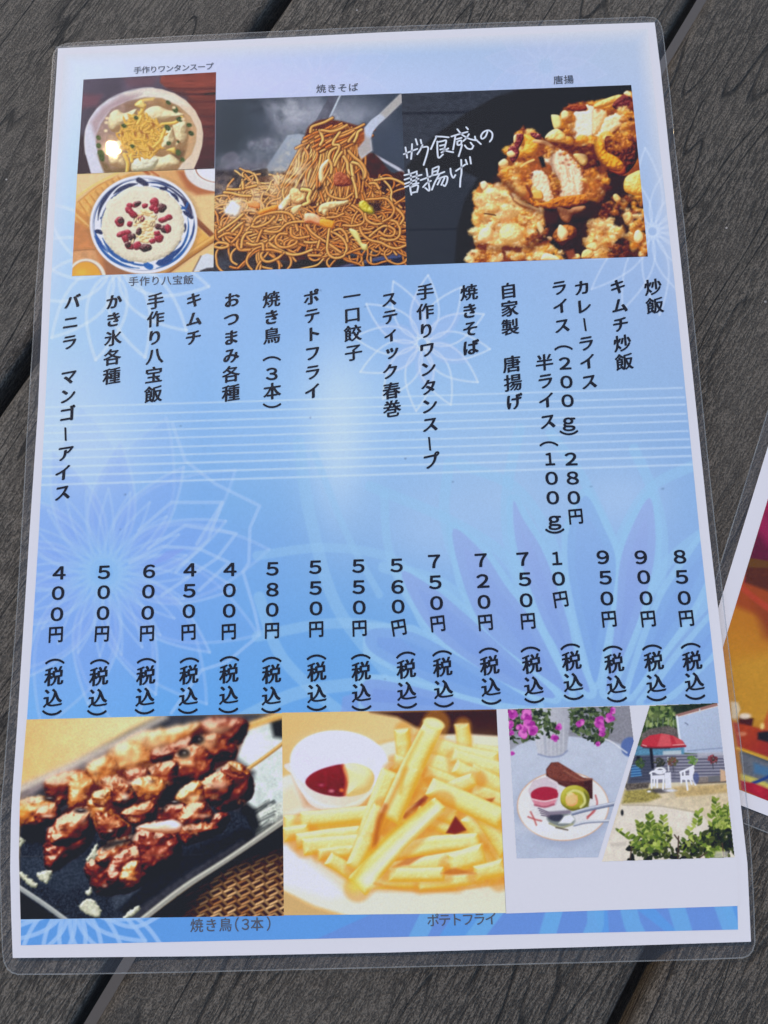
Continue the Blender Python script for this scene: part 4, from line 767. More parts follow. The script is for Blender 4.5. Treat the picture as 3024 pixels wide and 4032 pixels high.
    for x, y, rx, ry, a in ((680, 535, 24, 24, .8), (610, 930, 18, 22, .8), (600, 720, 16, 10, .7), (450, 650, 30, 40, .4), (1190, 470, 60, 30, .5), (1060, 540, 50, 20, .5), (260, 640, 40, 10, .7), (230, 600, 22, 16, .6), (1110, 640, 50, 14, .5), (720, 460, 50, 18, .5), (640, 440, 40, 16, .5), (570, 1020, 18, 14, .5), (660, 780, 60, 14, .5)): c.glow(x, y, rx, ry, (248, 226, 206), a)
    for x, y in ((950, 565), (440, 610), (270, 545)): c.ell(x, y, 34, 14, (34, 26, 28), soft=6); c.glow(x, y - 3, 20, 6, (210, 206, 206), .7)
    for q in ([(120, 680), (240, 690), (250, 790), (120, 780)], [(860, 560), (900, 470), (1000, 460), (940, 540), (880, 640)], [(540, 780), (700, 760), (740, 720), (720, 780), (560, 830)]): c.poly(q, (26, 24, 28), soft=10, alpha=.8)
    # scraps of green onion
    for q in ([(460, 880), (510, 820), (530, 780), (528, 850), (500, 880)], [(200, 960), (270, 930), (280, 960), (250, 1010)], [(100, 940), (150, 970), (200, 1010), (180, 1030), (110, 980)], [(430, 1130), (490, 1085), (545, 1140), (540, 1195), (470, 1170)], [(670, 1190), (750, 1125), (760, 1150), (700, 1200)], [(460, 1060), (500, 1020), (490, 1070)], [(105, 760), (135, 770), (110, 805)]):
        c.lump(q, (120, 122, 104), (190, 190, 172), (226, 228, 216), R=14, nz=.3, ncell=5, soft=3, jag=3.5, jcell=6)
    c.stroke([(105, 860), (600, 856), (1100, 850)], 3, (120, 112, 110), soft=1.5, alpha=.35)
    # the far skewer is out of focus
    Y, X = np.mgrid[0:c.h, 0:c.w].astype(np.float32); fx = X / c.k + c.x0; fy = (Y / c.k + c.y0 - 2750) / .7233; fx = fx / .7233
    m = np.clip((560 - .30 * fx - fy) / 260 + .55, 0, 1)[..., None]
    c.a = c.a * (1 - m) + gblur(c.a, 3.0) * m
    c.a = np.clip((c.a - .42) * 1.18 + .405, 0, 1); c.grain(.06, 2.4); c.blur(.75)
    return c

def paint_fries():
    c = Ink(1104, 2786, 2002, 3612, 0.5, (226, 188, 132)); rs = np.random.RandomState(12)
    c.frame(1000, 2750, .6631)
    c.poly([(160, 80), (800, 80), (1000, 200), (700, 260), (160, 460)], (224, 186, 128), soft=6, grad=((250, 120), (800, 240), (232, 200, 148)))
    c.poly([(690, 80), (1460, 60), (1460, 230), (1100, 220), (960, 170), (850, 110)], (56, 28, 20), soft=9, nz=.2)
    plate = [(160, 470), (420, 380), (800, 260), (1050, 220), (1250, 210), (1460, 225), (1520, 900), (1510, 1290), (560, 1290), (360, 1230), (160, 1130)]
    c.poly(plate, (236, 224, 218), soft=6, sm=False, grad=((300, 1100), (1400, 1100), (234, 222, 206)))
    c.poly([(160, 1140), (340, 1240), (520, 1290), (160, 1300)], (204, 172, 122), soft=6); c.poly([(160, 560), (230, 520), (300, 640), (160, 700)], (236, 214, 190), soft=14)
    c.poly([(160, 840), (300, 900), (560, 1120), (620, 1160), (440, 1190), (160, 1100)], (232, 226, 240), soft=16, alpha=.9)
    c.stroke([(230, 860), (330, 940), (480, 1060), (580, 1140)], 60, (228, 206, 176), soft=14, alpha=.6)
    # shadow bed under the fries
    c.poly([(200, 760), (600, 660), (860, 340), (1460, 300), (1500, 1100), (1100, 1130), (760, 1110), (560, 1080), (380, 940)], (228, 178, 100), soft=18, nz=.1, ncell=12)
    c.poly([(870, 700), (1040, 560), (1020, 640), (900, 720)], (126, 46, 36), soft=6); c.poly([(1130, 800), (1190, 690), (1270, 780), (1200, 810)], (110, 36, 30), soft=5); c.poly([(820, 1000), (900, 950), (1010, 930), (900, 1000)], (190, 110, 50), soft=6)
    def fry(a, b, w, br=.5, sft=2.5, top=None, w2=None):
        a, b = np.array(a, float), np.array(b, float); d = b - a; l = np.hypot(*d); d /= l; n = np.array([-d[1], d[0]])
        w2 = w2 or w
        m = (a + b) / 2 + n * l * rs.normal(0, .012)
        q = [a - n * w / 2, a + n * w / 2, m + n * (w + w2) / 4, b + n * w2 / 2, b - n * w2 / 2, m - n * (w + w2) / 4]
        q = np.array(q) + rs.normal(0, w * .02, (6, 2))
        base = np.array([228, 186, 92]) * (1 - br) + np.array([241, 216, 142]) * br
        c.stroke([a + (6, 8), b + (6, 8)], max(w, w2) * 1.10, (208, 138, 50), soft=9, alpha=.5, sm=False)
        qq = []
        for i in range(6):
            p0, p1 = q[i], q[(i + 1) % 6]; qq += [p0 + (p1 - p0) * .05, p0 + (p1 - p0) * .5, p0 + (p1 - p0) * .95]
        c.lump(qq, (224, 168, 62), base, (250, 240, 200), R=w * .36, nz=.05, ncell=5, soft=max(1.6, sft * .7), bump=.5, bcell=7, sm=False, gain=1.15)
        for k in range(3): c.smoke(*(a + (b - a) * rs.rand() + n * w * .3 * (rs.rand() - .5)), w * .5, w * .2, (214, 150, 60) if rs.rand() < .6 else (252, 244, 214), .45, 5)
        u = n if n[1] < 0 or (abs(n[1]) < .3 and n[0] < 0) else -n
        c.stroke([a + u * w * .1 + d * w * .3, b + u * w2 * .1 - d * w2 * .3], w * .34, (249, 236, 196), soft=w * .12, alpha=.3 + .35 * br, sm=False)
    F1 = (((880, 180), (905, 430), 90, .3, 8), ((1235, 150), (1255, 340), 86, .4, 6), ((1290, 310), (1480, 335), 80, .1, 7), ((830, 380), (1060, 430), 100, .25, 8), ((1000, 270), (1440, 380), 120, .6, 6), ((980, 380), (1490, 490), 130, .5, 6), ((1180, 340), (1490, 430), 90, .45, 7), ((1280, 430), (1490, 540), 100, .5, 7),
          ((1020, 440), (1230, 520), 90, .3, 5), ((1290, 560), (1490, 630), 120, .1, 6), ((1380, 640), (1490, 720), 100, .3, 6), ((760, 600), (1000, 470), 120, .15, 8), ((700, 760), (900, 560), 130, .1, 8), ((560, 800), (760, 660), 120, .15, 8), ((560, 960), (760, 820), 110, .1, 8), ((880, 740), (1060, 640), 110, .1, 6))
    for a, b, w, br, sf in F1: fry(a, b, w, br, sf)
    c.poly([(870, 700), (1040, 560), (1020, 640), (900, 720)], (140, 58, 42), soft=6)
    # ramekin
    c.poly([(225, 430), (300, 560), (420, 640), (520, 680), (620, 660), (740, 520), (790, 400), (840, 460), (640, 690), (480, 690), (300, 640)], (190, 140, 96), soft=14, alpha=.7)
    c.poly([(218, 380), (230, 460), (290, 570), (350, 640), (470, 670), (600, 650), (700, 560), (780, 440), (795, 370)], (234, 218, 220), soft=3, sm=True, grad=((300, 560), (700, 560), (238, 212, 186)))
    c.ell(505, 380, 292, 190, (240, 236, 246), rot=4, soft=3); c.ell(500, 385, 268, 172, (226, 222, 246), rot=4, soft=4); c.glow(480, 270, 170, 60, (242, 240, 250), .9); c.glow(680, 400, 70, 90, (238, 230, 234), .8)
    c.poly([(305, 500), (340, 450), (430, 410), (540, 395), (560, 480), (545, 575), (440, 575), (350, 545)], (134, 26, 42), soft=3, sm=True, nz=.16, ncell=5, grad=((420, 430), (480, 560), (108, 20, 38)))
    c.lump([(530, 400), (600, 385), (690, 420), (715, 480), (680, 550), (600, 578), (545, 575), (555, 500)], (214, 186, 120), (238, 222, 172), (248, 242, 214), R=70, nz=.05, soft=3)
    c.stroke([(530, 400), (550, 480), (540, 570)], 18, (206, 106, 62), soft=6, alpha=.8); c.ell(460, 550, 16, 10, (200, 120, 130), soft=4); c.ell(520, 545, 14, 12, (214, 110, 60), soft=4); c.ell(400, 515, 14, 8, (170, 80, 96), soft=4)
    c.stroke([(222, 420), (300, 560), (400, 630), (520, 650)], 16, (246, 236, 238), soft=5, alpha=.8); c.stroke([(510, 655), (640, 600), (740, 500), (790, 400)], 12, (248, 236, 226), soft=4, alpha=.8)
    F2 = (((180, 745), (640, 715), 104, .35, 3), ((280, 725), (700, 680), 100, .5, 3), ((175, 810), (330, 790), 90, .2, 6), ((250, 850), (640, 800), 96, .35, 3), ((290, 885), (640, 850), 100, .4, 3), ((380, 930), (640, 900), 70, .05, 7),
          ((960, 690), (1200, 780), 110, .3, 3), ((1040, 650), (1200, 710), 96, .3, 4), ((1500, 1020), (1270, 690), 120, .35, 5), ((1510, 920), (1330, 650), 110, .5, 5), ((1450, 1080), (1320, 880), 110, .2, 5),
          ((800, 930), (1340, 850), 104, .75, 3), ((760, 1030), (1230, 950), 104, .5, 4), ((1160, 985), (1370, 925), 126, .4, 5), ((700, 1085), (1200, 1095), 96, .45, 4), ((980, 1115), (1370, 1060), 76, .3, 5), ((1310, 1045), (1490, 1000), 96, .25, 6), ((800, 1045), (1130, 1045), 88, .55, 4), ((440, 950), (600, 1050), 90, .35, 4))
    for a, b, w, br, sf in F2: fry(a, b, w, br, sf)
    c.poly([(1140, 800), (1195, 700), (1260, 780), (1190, 806)], (122, 44, 34), soft=4); c.poly([(1370, 600), (1430, 590), (1400, 640)], (170, 90, 40), soft=5); c.poly([(1110, 1040), (1190, 1005), (1320, 1040), (1200, 1050)], (188, 112, 50), soft=6, alpha=.8); c.poly([(830, 1000), (900, 950), (1010, 935), (920, 990)], (192, 116, 56), soft=5, alpha=.85)
    for a, b, w, br, s, w2 in (((1190, 400), (1330, 470), 90, .5, 4, 90), ((1150, 560), (1310, 480), 110, .6, 3, 80), ((1040, 520), (1480, 720), 120, .75, 3, 130), ((820, 430), (620, 980), 120, .45, 3, 110), ((760, 640), (590, 1010), 110, .35, 3, 100),
                               ((1075, 140), (800, 720), 118, .8, 2.5, 150), ((1110, 620), (610, 1120), 96, .95, 2.5, 150), ((1020, 700), (640, 1080), 60, .1, 5, 60)):
        if (a, b) == ((1020, 700), (640, 1080)): continue
        fry(a, b, w, br, s, w2=w2)
    c.stroke([(900, 420), (740, 760), (700, 900)], 26, (206, 130, 40), soft=10, alpha=.65); c.stroke([(780, 640), (740, 740), (720, 880)], 30, (170, 86, 34), soft=8, alpha=.7); c.stroke([(1000, 200), (900, 400), (870, 560)], 20, (226, 170, 66), soft=8, alpha=.7)
    c.stroke([(1050, 620), (860, 770), (700, 920), (580, 1080)], 34, (232, 180, 64), soft=9, alpha=.75); c.stroke([(1090, 660), (880, 860), (660, 1090)], 40, (252, 246, 236), soft=14, alpha=.7)
    c.glow(600, 1120, 70, 50, (238, 206, 96), .8); c.glow(690, 1090, 60, 50, (250, 240, 226), .7); c.glow(1060, 200, 50, 60, (250, 240, 206), .5)
    c.ell(1068, 150, 64, 34, (242, 222, 150), rot=16, soft=4); c.ell(1068, 150, 50, 22, (248, 236, 190), rot=16, soft=6)
    c.stroke([(720, 1100), (900, 1135), (1180, 1135), (1490, 1090)], 16, (214, 150, 66), soft=6, alpha=.8)
    c.glow(1350, 350, 260, 160, (246, 232, 190), .35); c.smoke(1330, 1140, 110, 40, (214, 204, 190), .5, 5)
    g_ = c.a.mean(-1, keepdims=True); c.a = np.clip(g_ + (c.a - g_) * 1.10 - .01, 0, .985)
    c.grain(.03, 2.4); c.blur(.8)
    return c

def leaves(c, pts, n, r0, r1, cols, rs, rot=None):
    for p in scatter(pts, n, rs):
        col = np.array(cols[rs.randint(len(cols))], float) * (.85 + .3 * rs.rand())
        c.ell(p[0], p[1], r0 + (r1 - r0) * rs.rand(), (r0 + (r1 - r0) * rs.rand()) * .5, np.minimum(col, 255), rot=rs.rand() * 180 if rot is None else rot + rs.normal(0, 30), soft=1.2)

CAKE_EDGE = [(76, 66), (816, 46), (842, 262), (625, 966), (130, 972)]
def paint_cake():
    c = Ink(1990, 2772, 2505, 3390, 0.55, (176, 184, 208)); rs = np.random.RandomState(4)
    c.frame(1950, 2750, .6474)
    c.poly([(60, 20), (900, 20), (900, 320), (700, 260), (440, 240), (100, 300)], (134, 134, 148), soft=6, nz=.1)
    c.poly([(60, 330), (110, 290), (250, 245), (440, 228), (640, 250), (800, 320), (900, 420), (900, 1000), (60, 1000)], (186, 194, 216), soft=4, grad=((300, 300), (400, 960), (176, 186, 212)), nz=.03, ncell=14)
    c.poly([(60, 230), (240, 210), (100, 310), (60, 330)], (150, 152, 168), soft=6); c.poly([(250, 60), (460, 60), (440, 240), (240, 250)], (170, 172, 184), soft=6)
    c.ell(820, 295, 56, 60, (86, 108, 168), soft=4); c.stroke([(640, 245), (700, 260), (800, 330)], 8, (214, 218, 230), soft=3)
    # pot
    c.poly([(230, 40), (460, 40), (450, 180), (435, 320), (400, 350), (330, 356), (260, 340), (240, 240)], (190, 192, 206), soft=3, grad=((250, 200), (440, 200), (164, 166, 182)), nz=.06)
    for i in range(7): c.stroke([(260 + i * 26, 150), (268 + i * 24, 350)], 6, (206, 208, 220), soft=3, alpha=.6)
    c.stroke([(262, 340), (330, 356), (400, 348), (438, 318)], 10, (130, 140, 176), soft=3, alpha=.8); c.stroke([(300, 230), (310, 330)], 14, (150, 156, 178), soft=6, alpha=.5)
    green = [(52, 66, 44), (70, 88, 54), (40, 50, 40), (94, 110, 74)]; pink = [(182, 66, 172), (204, 92, 190), (160, 44, 150), (220, 120, 204)]
    for q, n in (([(80, 60), (330, 55), (340, 170), (260, 240), (100, 280), (80, 200)], 190), ([(450, 60), (720, 50), (720, 180), (640, 280), (540, 240), (460, 190)], 230), ([(290, 160), (400, 160), (380, 250), (330, 240)], 26), ([(580, 240), (660, 240), (640, 290)], 20)):
        leaves(c, q, n, 9, 20, green, rs)
    for x, y, r in ((105, 92, 38), (190, 100, 46), (205, 160, 42), (175, 205, 42), (225, 195, 40), (150, 180, 26), (95, 160, 30), (385, 172, 24), (360, 245, 28), (515, 148, 30), (630, 148, 44), (655, 185, 26), (700, 120, 34), (715, 75, 26), (650, 215, 22), (105, 335, 16), (625, 278, 18), (100, 210, 20)):
        for k in range(9):
            a = rs.rand() * 6.28; d = r * .55 * rs.rand() ** .5
            c.ell(x + d * math.cos(a), y + d * math.sin(a), r * .5, r * .42, np.array(pink[rs.randint(4)]), rot=rs.rand() * 180, soft=2, alpha=.9)
        c.ell(x, y, r * .25, r * .2, (120, 30, 120), soft=3, alpha=.6)
    # plate
    c.ell(412, 680, 292, 222, (150, 160, 190), soft=16, alpha=.6)
    c.ell(412, 655, 280, 212, (206, 166, 140), soft=2); c.ell(412, 655, 274, 206, (222, 220, 226), soft=2); c.ell(420, 650, 196, 140, (206, 206, 216), soft=12, alpha=.7); c.glow(300, 780, 150, 50, (236, 234, 238), .7)
    # chocolate cake slice
    c.poly([(310, 430), (340, 390), (380, 388), (450, 430), (520, 480), (590, 490), (590, 600), (500, 570), (380, 520), (310, 470)], (82, 40, 36), soft=3, nz=.2, ncell=4)
    c.poly([(310, 440), (345, 392), (385, 388), (470, 440), (540, 485), (585, 488), (500, 510), (400, 500), (330, 480)], (118, 62, 52), soft=3, nz=.25, ncell=3)
    c.poly([(540, 500), (590, 488), (592, 612), (545, 600)], (64, 34, 34), soft=2, nz=.2); c.stroke([(330, 490), (450, 520), (560, 545)], 8, (96, 56, 50), soft=2, alpha=.7); c.stroke([(420, 440), (520, 495), (588, 490)], 10, (150, 96, 80), soft=3, alpha=.7)
    # glass of red jelly
    c.poly([(200, 560), (230, 500), (310, 478), (380, 510), (392, 570), (370, 650), (300, 672), (240, 655)], (196, 176, 192), soft=3, alpha=.85)
    c.ell(300, 560, 92, 70, (206, 196, 210), soft=3, alpha=.6); c.poly([(218, 575), (260, 545), (320, 538), (378, 560), (372, 610), (300, 625), (230, 615)], (164, 38, 62), soft=3, sm=True, nz=.08)
    c.poly([(222, 615), (300, 628), (374, 612), (360, 645), (300, 658), (240, 645)], (206, 130, 150), soft=3); c.stroke([(240, 648), (300, 660), (356, 645)], 10, (150, 44, 66), soft=3, alpha=.7); c.stroke([(222, 612), (300, 626), (374, 610)], 9, (226, 190, 202), soft=2); c.stroke([(330, 490), (375, 520), (385, 570)], 10, (222, 214, 224), soft=3, alpha=.8)
    # roll cake
    c.lump(ring(484, 606, 90, 80, 14, rs, .03), (110, 104, 26), (164, 158, 44), (196, 190, 80), R=30, nz=.1, soft=2); c.poly([(540, 560), (572, 600), (568, 660), (530, 668)], (104, 104, 34), soft=4, alpha=.9)
    c.stroke([(440, 580), (480, 560), (530, 580), (545, 630), (520, 660)], 16, (206, 204, 130), soft=3); c.lump(ring(464, 616, 38, 42, 9, rs, .08), (214, 150, 90), (236, 182, 120), (244, 204, 154), R=20, nz=.04); c.poly([(430, 596), (500, 590), (496, 640), (436, 650)], (238, 186, 128), soft=6, alpha=.8)
    # sauce marks and cutlery
    for q in ([(200, 720), (240, 735), (280, 745)], [(215, 690), (235, 730), (250, 770)], [(610, 590), (620, 640), (600, 690), (560, 720)], [(600, 680), (560, 730)]): c.stroke(q, 10, (178, 78, 80), soft=3, alpha=.8)
    c.stroke([(450, 705), (560, 675), (725, 640)], 26, (150, 156, 180), soft=2, hi=(214, 220, 236), edge=(80, 90, 124)); c.stroke([(480, 770), (560, 752), (700, 745)], 18, (170, 176, 196), soft=2, hi=(226, 230, 240), edge=(104, 112, 140))
    c.ell(400, 735, 86, 44, (120, 128, 130), rot=6, soft=3); c.ell(370, 722, 50, 26, (58, 58, 76), rot=4, soft=4); c.poly([(385, 760), (420, 715), (460, 705), (485, 735), (460, 760)], (226, 228, 236), soft=4); c.stroke([(330, 760), (400, 785), (470, 765)], 12, (160, 160, 130), soft=3); c.stroke([(370, 785), (440, 800)], 8, (90, 80, 70), soft=3)
    for i in range(4): c.stroke([(262 + i * 6, 668 + i * 14), (330, 695 + i * 8)], 6, (96, 80, 104), soft=1.5)
    c.stroke([(320, 700), (450, 690)], 22, (130, 120, 140), soft=4)
    c.grain(.04, 2.2); c.blur(.6)
    return c

YARD_EDGE = [(940, 45), (1352, 28), (1456, 966), (650, 992)]
def paint_yard():
    c = Ink(2365, 2762, 2900, 3400, 0.55, (206, 196, 176)); rs = np.random.RandomState(6)
    c.frame(1950, 2750, .6474)
    c.poly([(800, 10), (1400, 10), (1400, 380), (800, 380)], (74, 92, 64), soft=2)
    leaves(c, [(900, 30), (1360, 20), (1110, 120), (1110, 210), (890, 230)], 420, 12, 28, [(52, 72, 40), (86, 108, 58), (112, 134, 76), (38, 54, 36), (136, 152, 96)], rs)
    c.poly([(1060, 40), (1360, 20), (1360, 60), (1100, 100)], (30, 40, 34), soft=8, alpha=.9); c.glow(970, 110, 60, 40, (140, 156, 96), .6)
    for i in range(7): c.stroke([(925 + 32 * i, 120), (920 + 33 * i, 215)], 4, (150, 164, 150), soft=1.5, alpha=.7, sm=False)
    c.poly([(890, 215), (940, 185), (1050, 165), (1120, 190), (1120, 240), (890, 250)], (100, 92, 92), soft=4, nz=.3, ncell=3)
    # building
    c.poly([(1096, 104), (1352, 28), (1420, 28), (1420, 345), (1140, 330)], (176, 190, 220), soft=2, grad=((1150, 120), (1380, 320), (166, 178, 206)))
    c.poly([(1096, 98), (1352, 26), (1356, 46), (1100, 118)], (150, 110, 106), soft=2); c.stroke([(1100, 116), (1356, 46)], 5, (220, 214, 214), soft=1.5); c.stroke([(1106, 110), (1118, 220), (1140, 330)], 12, (214, 222, 238), soft=2); c.stroke([(1243, 66), (1246, 88)], 8, (190, 196, 210), soft=1.5); c.stroke([(1155, 148), (1172, 160)], 6, (110, 120, 150), soft=2)
    c.stroke([(1170, 318), (1400, 300)], 8, (126, 138, 172), soft=2, alpha=.7)
    # sea / blue container behind, umbrella
    c.poly([(850, 290), (1150, 270), (1150, 360), (840, 360)], (86, 134, 168), soft=4, nz=.2); c.poly([(1020, 320), (1130, 315), (1135, 360), (1020, 365)], (176, 190, 204), soft=3)
    # fence
    c.poly([(840, 350), (1420, 330), (1440, 500), (800, 520)], (122, 122, 142), soft=3)
    for i in range(8):
        y = 352 + i * 19
        c.stroke([(830, y + 8), (1100, y + 1), (1440, y - 6)], 7, (84, 84, 106), soft=2, sm=False); c.stroke([(1100, y - 6), (1440, y - 14)], 5, (168, 166, 184), soft=2, sm=False, alpha=.7)
    c.poly([(1230, 330), (1420, 324), (1420, 350), (1230, 360)], (178, 180, 198), soft=4, alpha=.8)
    c.poly([(840, 350), (960, 345), (960, 500), (800, 530)], (50, 56, 76), soft=8, alpha=.7)
    c.poly([(830, 420), (890, 400), (890, 470), (825, 480)], (52, 96, 150), soft=2)
    for i in range(5): c.stroke([(825, 410 + i * 16), (890, 404 + i * 16)], 5, (104, 150, 196), soft=1.5, sm=False)
    c.poly([(860, 350), (880, 350), (880, 400), (855, 400)], (30, 32, 40), soft=3)
    c.stroke([(945, 290), (958, 420)], 18, (34, 34, 44), soft=2, sm=False)
    umb = [(888, 285), (895, 255), (940, 225), (1010, 214), (1080, 226), (1140, 258), (1158, 288), (1120, 292), (1040, 296), (960, 296), (900, 298)]
    c.poly(umb, (186, 52, 66), soft=2); c.poly([(1010, 214), (1060, 220), (1075, 292), (1010, 296), (985, 290)], (206, 92, 100), soft=3, alpha=.8); c.poly([(1080, 226), (1140, 258), (1158, 288), (1110, 290)], (200, 84, 90), soft=3, alpha=.8)
    c.stroke([(890, 288), (960, 298), (1040, 298), (1156, 290)], 12, (150, 36, 50), soft=2); c.stroke([(895, 282), (920, 290)], 5, (226, 180, 184), soft=1.5); c.stroke([(1080, 284), (1150, 280)], 5, (226, 196, 196), soft=1.5, alpha=.8); c.stroke([(900, 300), (960, 304), (1060, 302)], 8, (50, 44, 56), soft=3, alpha=.8)
    c.stroke([(1050, 360), (1055, 440)], 8, (206, 210, 220), soft=1.5, sm=False)
    for x, y, col in ((885, 392, [(70, 92, 50), (50, 70, 44)]), (1080, 385, [(84, 84, 60), (110, 70, 60)]), (1198, 375, [(88, 122, 60), (120, 150, 84)]), (1322, 370, [(104, 50, 60), (70, 60, 50), (140, 70, 80)]), (1000, 390, [(50, 54, 50), (70, 70, 60)])):
        leaves(c, ring(x, y, 30, 26, 8, rs, .1), 40, 6, 12, col, rs)
        c.stroke([(x, y + 20), (x + 4, y + 60)], 4, (60, 60, 70), soft=1.5, sm=False)
    # low wall, stone
    c.poly([(1215, 480), (1440, 465), (1440, 510), (1215, 520)], (130, 120, 118), soft=3, nz=.2); c.poly([(1295, 475), (1370, 470), (1370, 505), (1295, 510)], (106, 106, 112), soft=2); c.poly([(1368, 430), (1400, 440), (1415, 500), (1370, 510)], (198, 166, 140), soft=3); c.stroke([(1215, 520), (1430, 508)], 10, (66, 58, 56), soft=3)
    # ground
    c.poly([(790, 560), (1000, 540), (1230, 520), (1440, 510), (1480, 640), (1480, 1010), (640, 1010), (740, 700)], (204, 188, 160), soft=5, nz=.1, ncell=8, grad=((1100, 540), (1000, 900), (214, 206, 196)))
    c.poly([(790, 560), (960, 545), (1010, 600), (930, 630), (770, 640)], (150, 138, 78), soft=6, nz=.3, ncell=3); c.poly([(780, 520), (940, 510), (930, 545), (800, 560)], (92, 84, 80), soft=4, nz=.4, ncell=3)
    c.poly([(1080, 540), (1420, 520), (1420, 570), (1250, 590), (1100, 600)], (186, 162, 116), soft=6, nz=.16, ncell=5)
    c.poly([(775, 650), (1000, 650), (1250, 700), (1300, 760), (1480, 800), (1480, 1000), (640, 1000), (720, 780)], (216, 208, 200), soft=6, nz=.06, ncell=10); c.stroke([(775, 648), (1000, 655), (1240, 695)], 8, (166, 154, 134), soft=3, alpha=.7); c.poly([(700, 880), (800, 870), (790, 900), (700, 900)], (186, 178, 172), soft=5, alpha=.7)
    c.ell(772, 695, 9, 18, (40, 42, 46), soft=2)
    # table and chairs
    c.ell(1000, 562, 60, 14, (60, 58, 70), soft=4, alpha=.8); wh = (228, 230, 240)
    c.stroke([(942, 455), (960, 445), (1010, 450)], 12, wh, soft=1.5); c.ell(1003, 440, 36, 22, wh, soft=2, inner=.55); c.stroke([(985, 440), (1030, 440)], 10, wh, soft=1.5); c.poly([(945, 470), (1030, 465), (1030, 492), (950, 492)], wh, soft=2)
    for x0, y0, x1, y1 in ((950, 460, 952, 545), (985, 490, 985, 540), (1025, 480, 1020, 550), (968, 490, 966, 530)): c.stroke([(x0, y0), (x1, y1)], 11, wh, soft=1.5, sm=False)
    c.poly([(1030, 452), (1068, 448), (1072, 545), (1034, 548)], (216, 218, 234), soft=2)
    c.stroke([(1125, 450), (1180, 425), (1205, 412)], 12, wh, soft=1.5); c.poly([(1180, 418), (1205, 408), (1212, 440), (1195, 490), (1180, 480)], wh, soft=2); c.poly([(1130, 470), (1200, 465), (1205, 495), (1135, 495)], wh, soft=2)
    for x0, y0, x1, y1 in ((1130, 455, 1132, 512), (1160, 490, 1170, 556), (1195, 480, 1218, 525), (1150, 440, 1155, 490), (1185, 490, 1195, 520)): c.stroke([(x0, y0), (x1, y1)], 11, wh, soft=1.5, sm=False)
    c.ell(1222, 485, 18, 34, (70, 84, 140), soft=3, alpha=.7); c.ell(1065, 560, 36, 8, (206, 210, 226), soft=3); c.ell(935, 566, 12, 6, (220, 220, 230), soft=2)
    # bush in front
    lg = [(132, 150, 62), (102, 124, 46), (164, 176, 92), (76, 98, 40)]; dg = [(36, 44, 28), (54, 62, 34), (22, 26, 20), (74, 82, 42)]
    leaves(c, [(820, 880), (1000, 860), (1100, 900), (1250, 880), (1300, 760), (1440, 720), (1456, 966), (800, 985)], 260, 14, 26, dg, rs)
    leaves(c, [(1300, 760), (1450, 740), (1456, 940), (1380, 900), (1320, 840)], 120, 12, 22, dg[:3], rs)
    leaves(c, [(890, 820), (920, 760), (1000, 760), (1070, 790), (1080, 860), (1000, 930), (900, 930), (830, 900), (850, 860)], 200, 12, 24, lg + dg[1:2], rs)
    for (x, y), (x2, y2), n in (((935, 700), (950, 800), 18), ((1025, 715), (1020, 800), 18), ((870, 750), (900, 840), 14), ((745, 800), (840, 860), 20), ((1245, 670), (1220, 800), 24), ((1340, 610), (1345, 720), 22), ((1410, 630), (1420, 740), 20), ((1190, 790), (1160, 880), 14), ((1310, 700), (1330, 780), 14), ((1400, 720), (1380, 800), 14)):
        for k in range(n):
            t = rs.rand(); px, py = x + (x2 - x) * t, y + (y2 - y) * t; sd = 1 if k % 2 else -1
            c.ell(px + sd * 14 * (.5 + t), py - 4, 18, 8, np.array(lg[rs.randint(4)]) * (.85 + .25 * rs.rand()), rot=-sd * 40, soft=1.3)
    leaves(c, [(1120, 880), (1250, 820), (1330, 830), (1300, 920), (1150, 930)], 90, 12, 22, lg + dg, rs); leaves(c, [(1280, 920), (1380, 900), (1400, 970), (1280, 970)], 40, 12, 22, lg, rs); leaves(c, [(1340, 680), (1450, 680), (1450, 780), (1330, 790)], 70, 10, 20, lg, rs)
    for q in ([(820, 985), (830, 900)], [(1110, 980), (1115, 840)], [(1120, 870), (1090, 830)], [(1240, 970), (1290, 935)], [(1390, 960), (1380, 880)]): c.stroke(q, 8, (70, 54, 46), soft=1.5, sm=False)
    c.poly([(1340, 930), (1420, 930), (1410, 970), (1330, 970)], (206, 200, 196), soft=5, alpha=.7)
    c.grain(.05, 2.2); c.blur(.55)
    return c

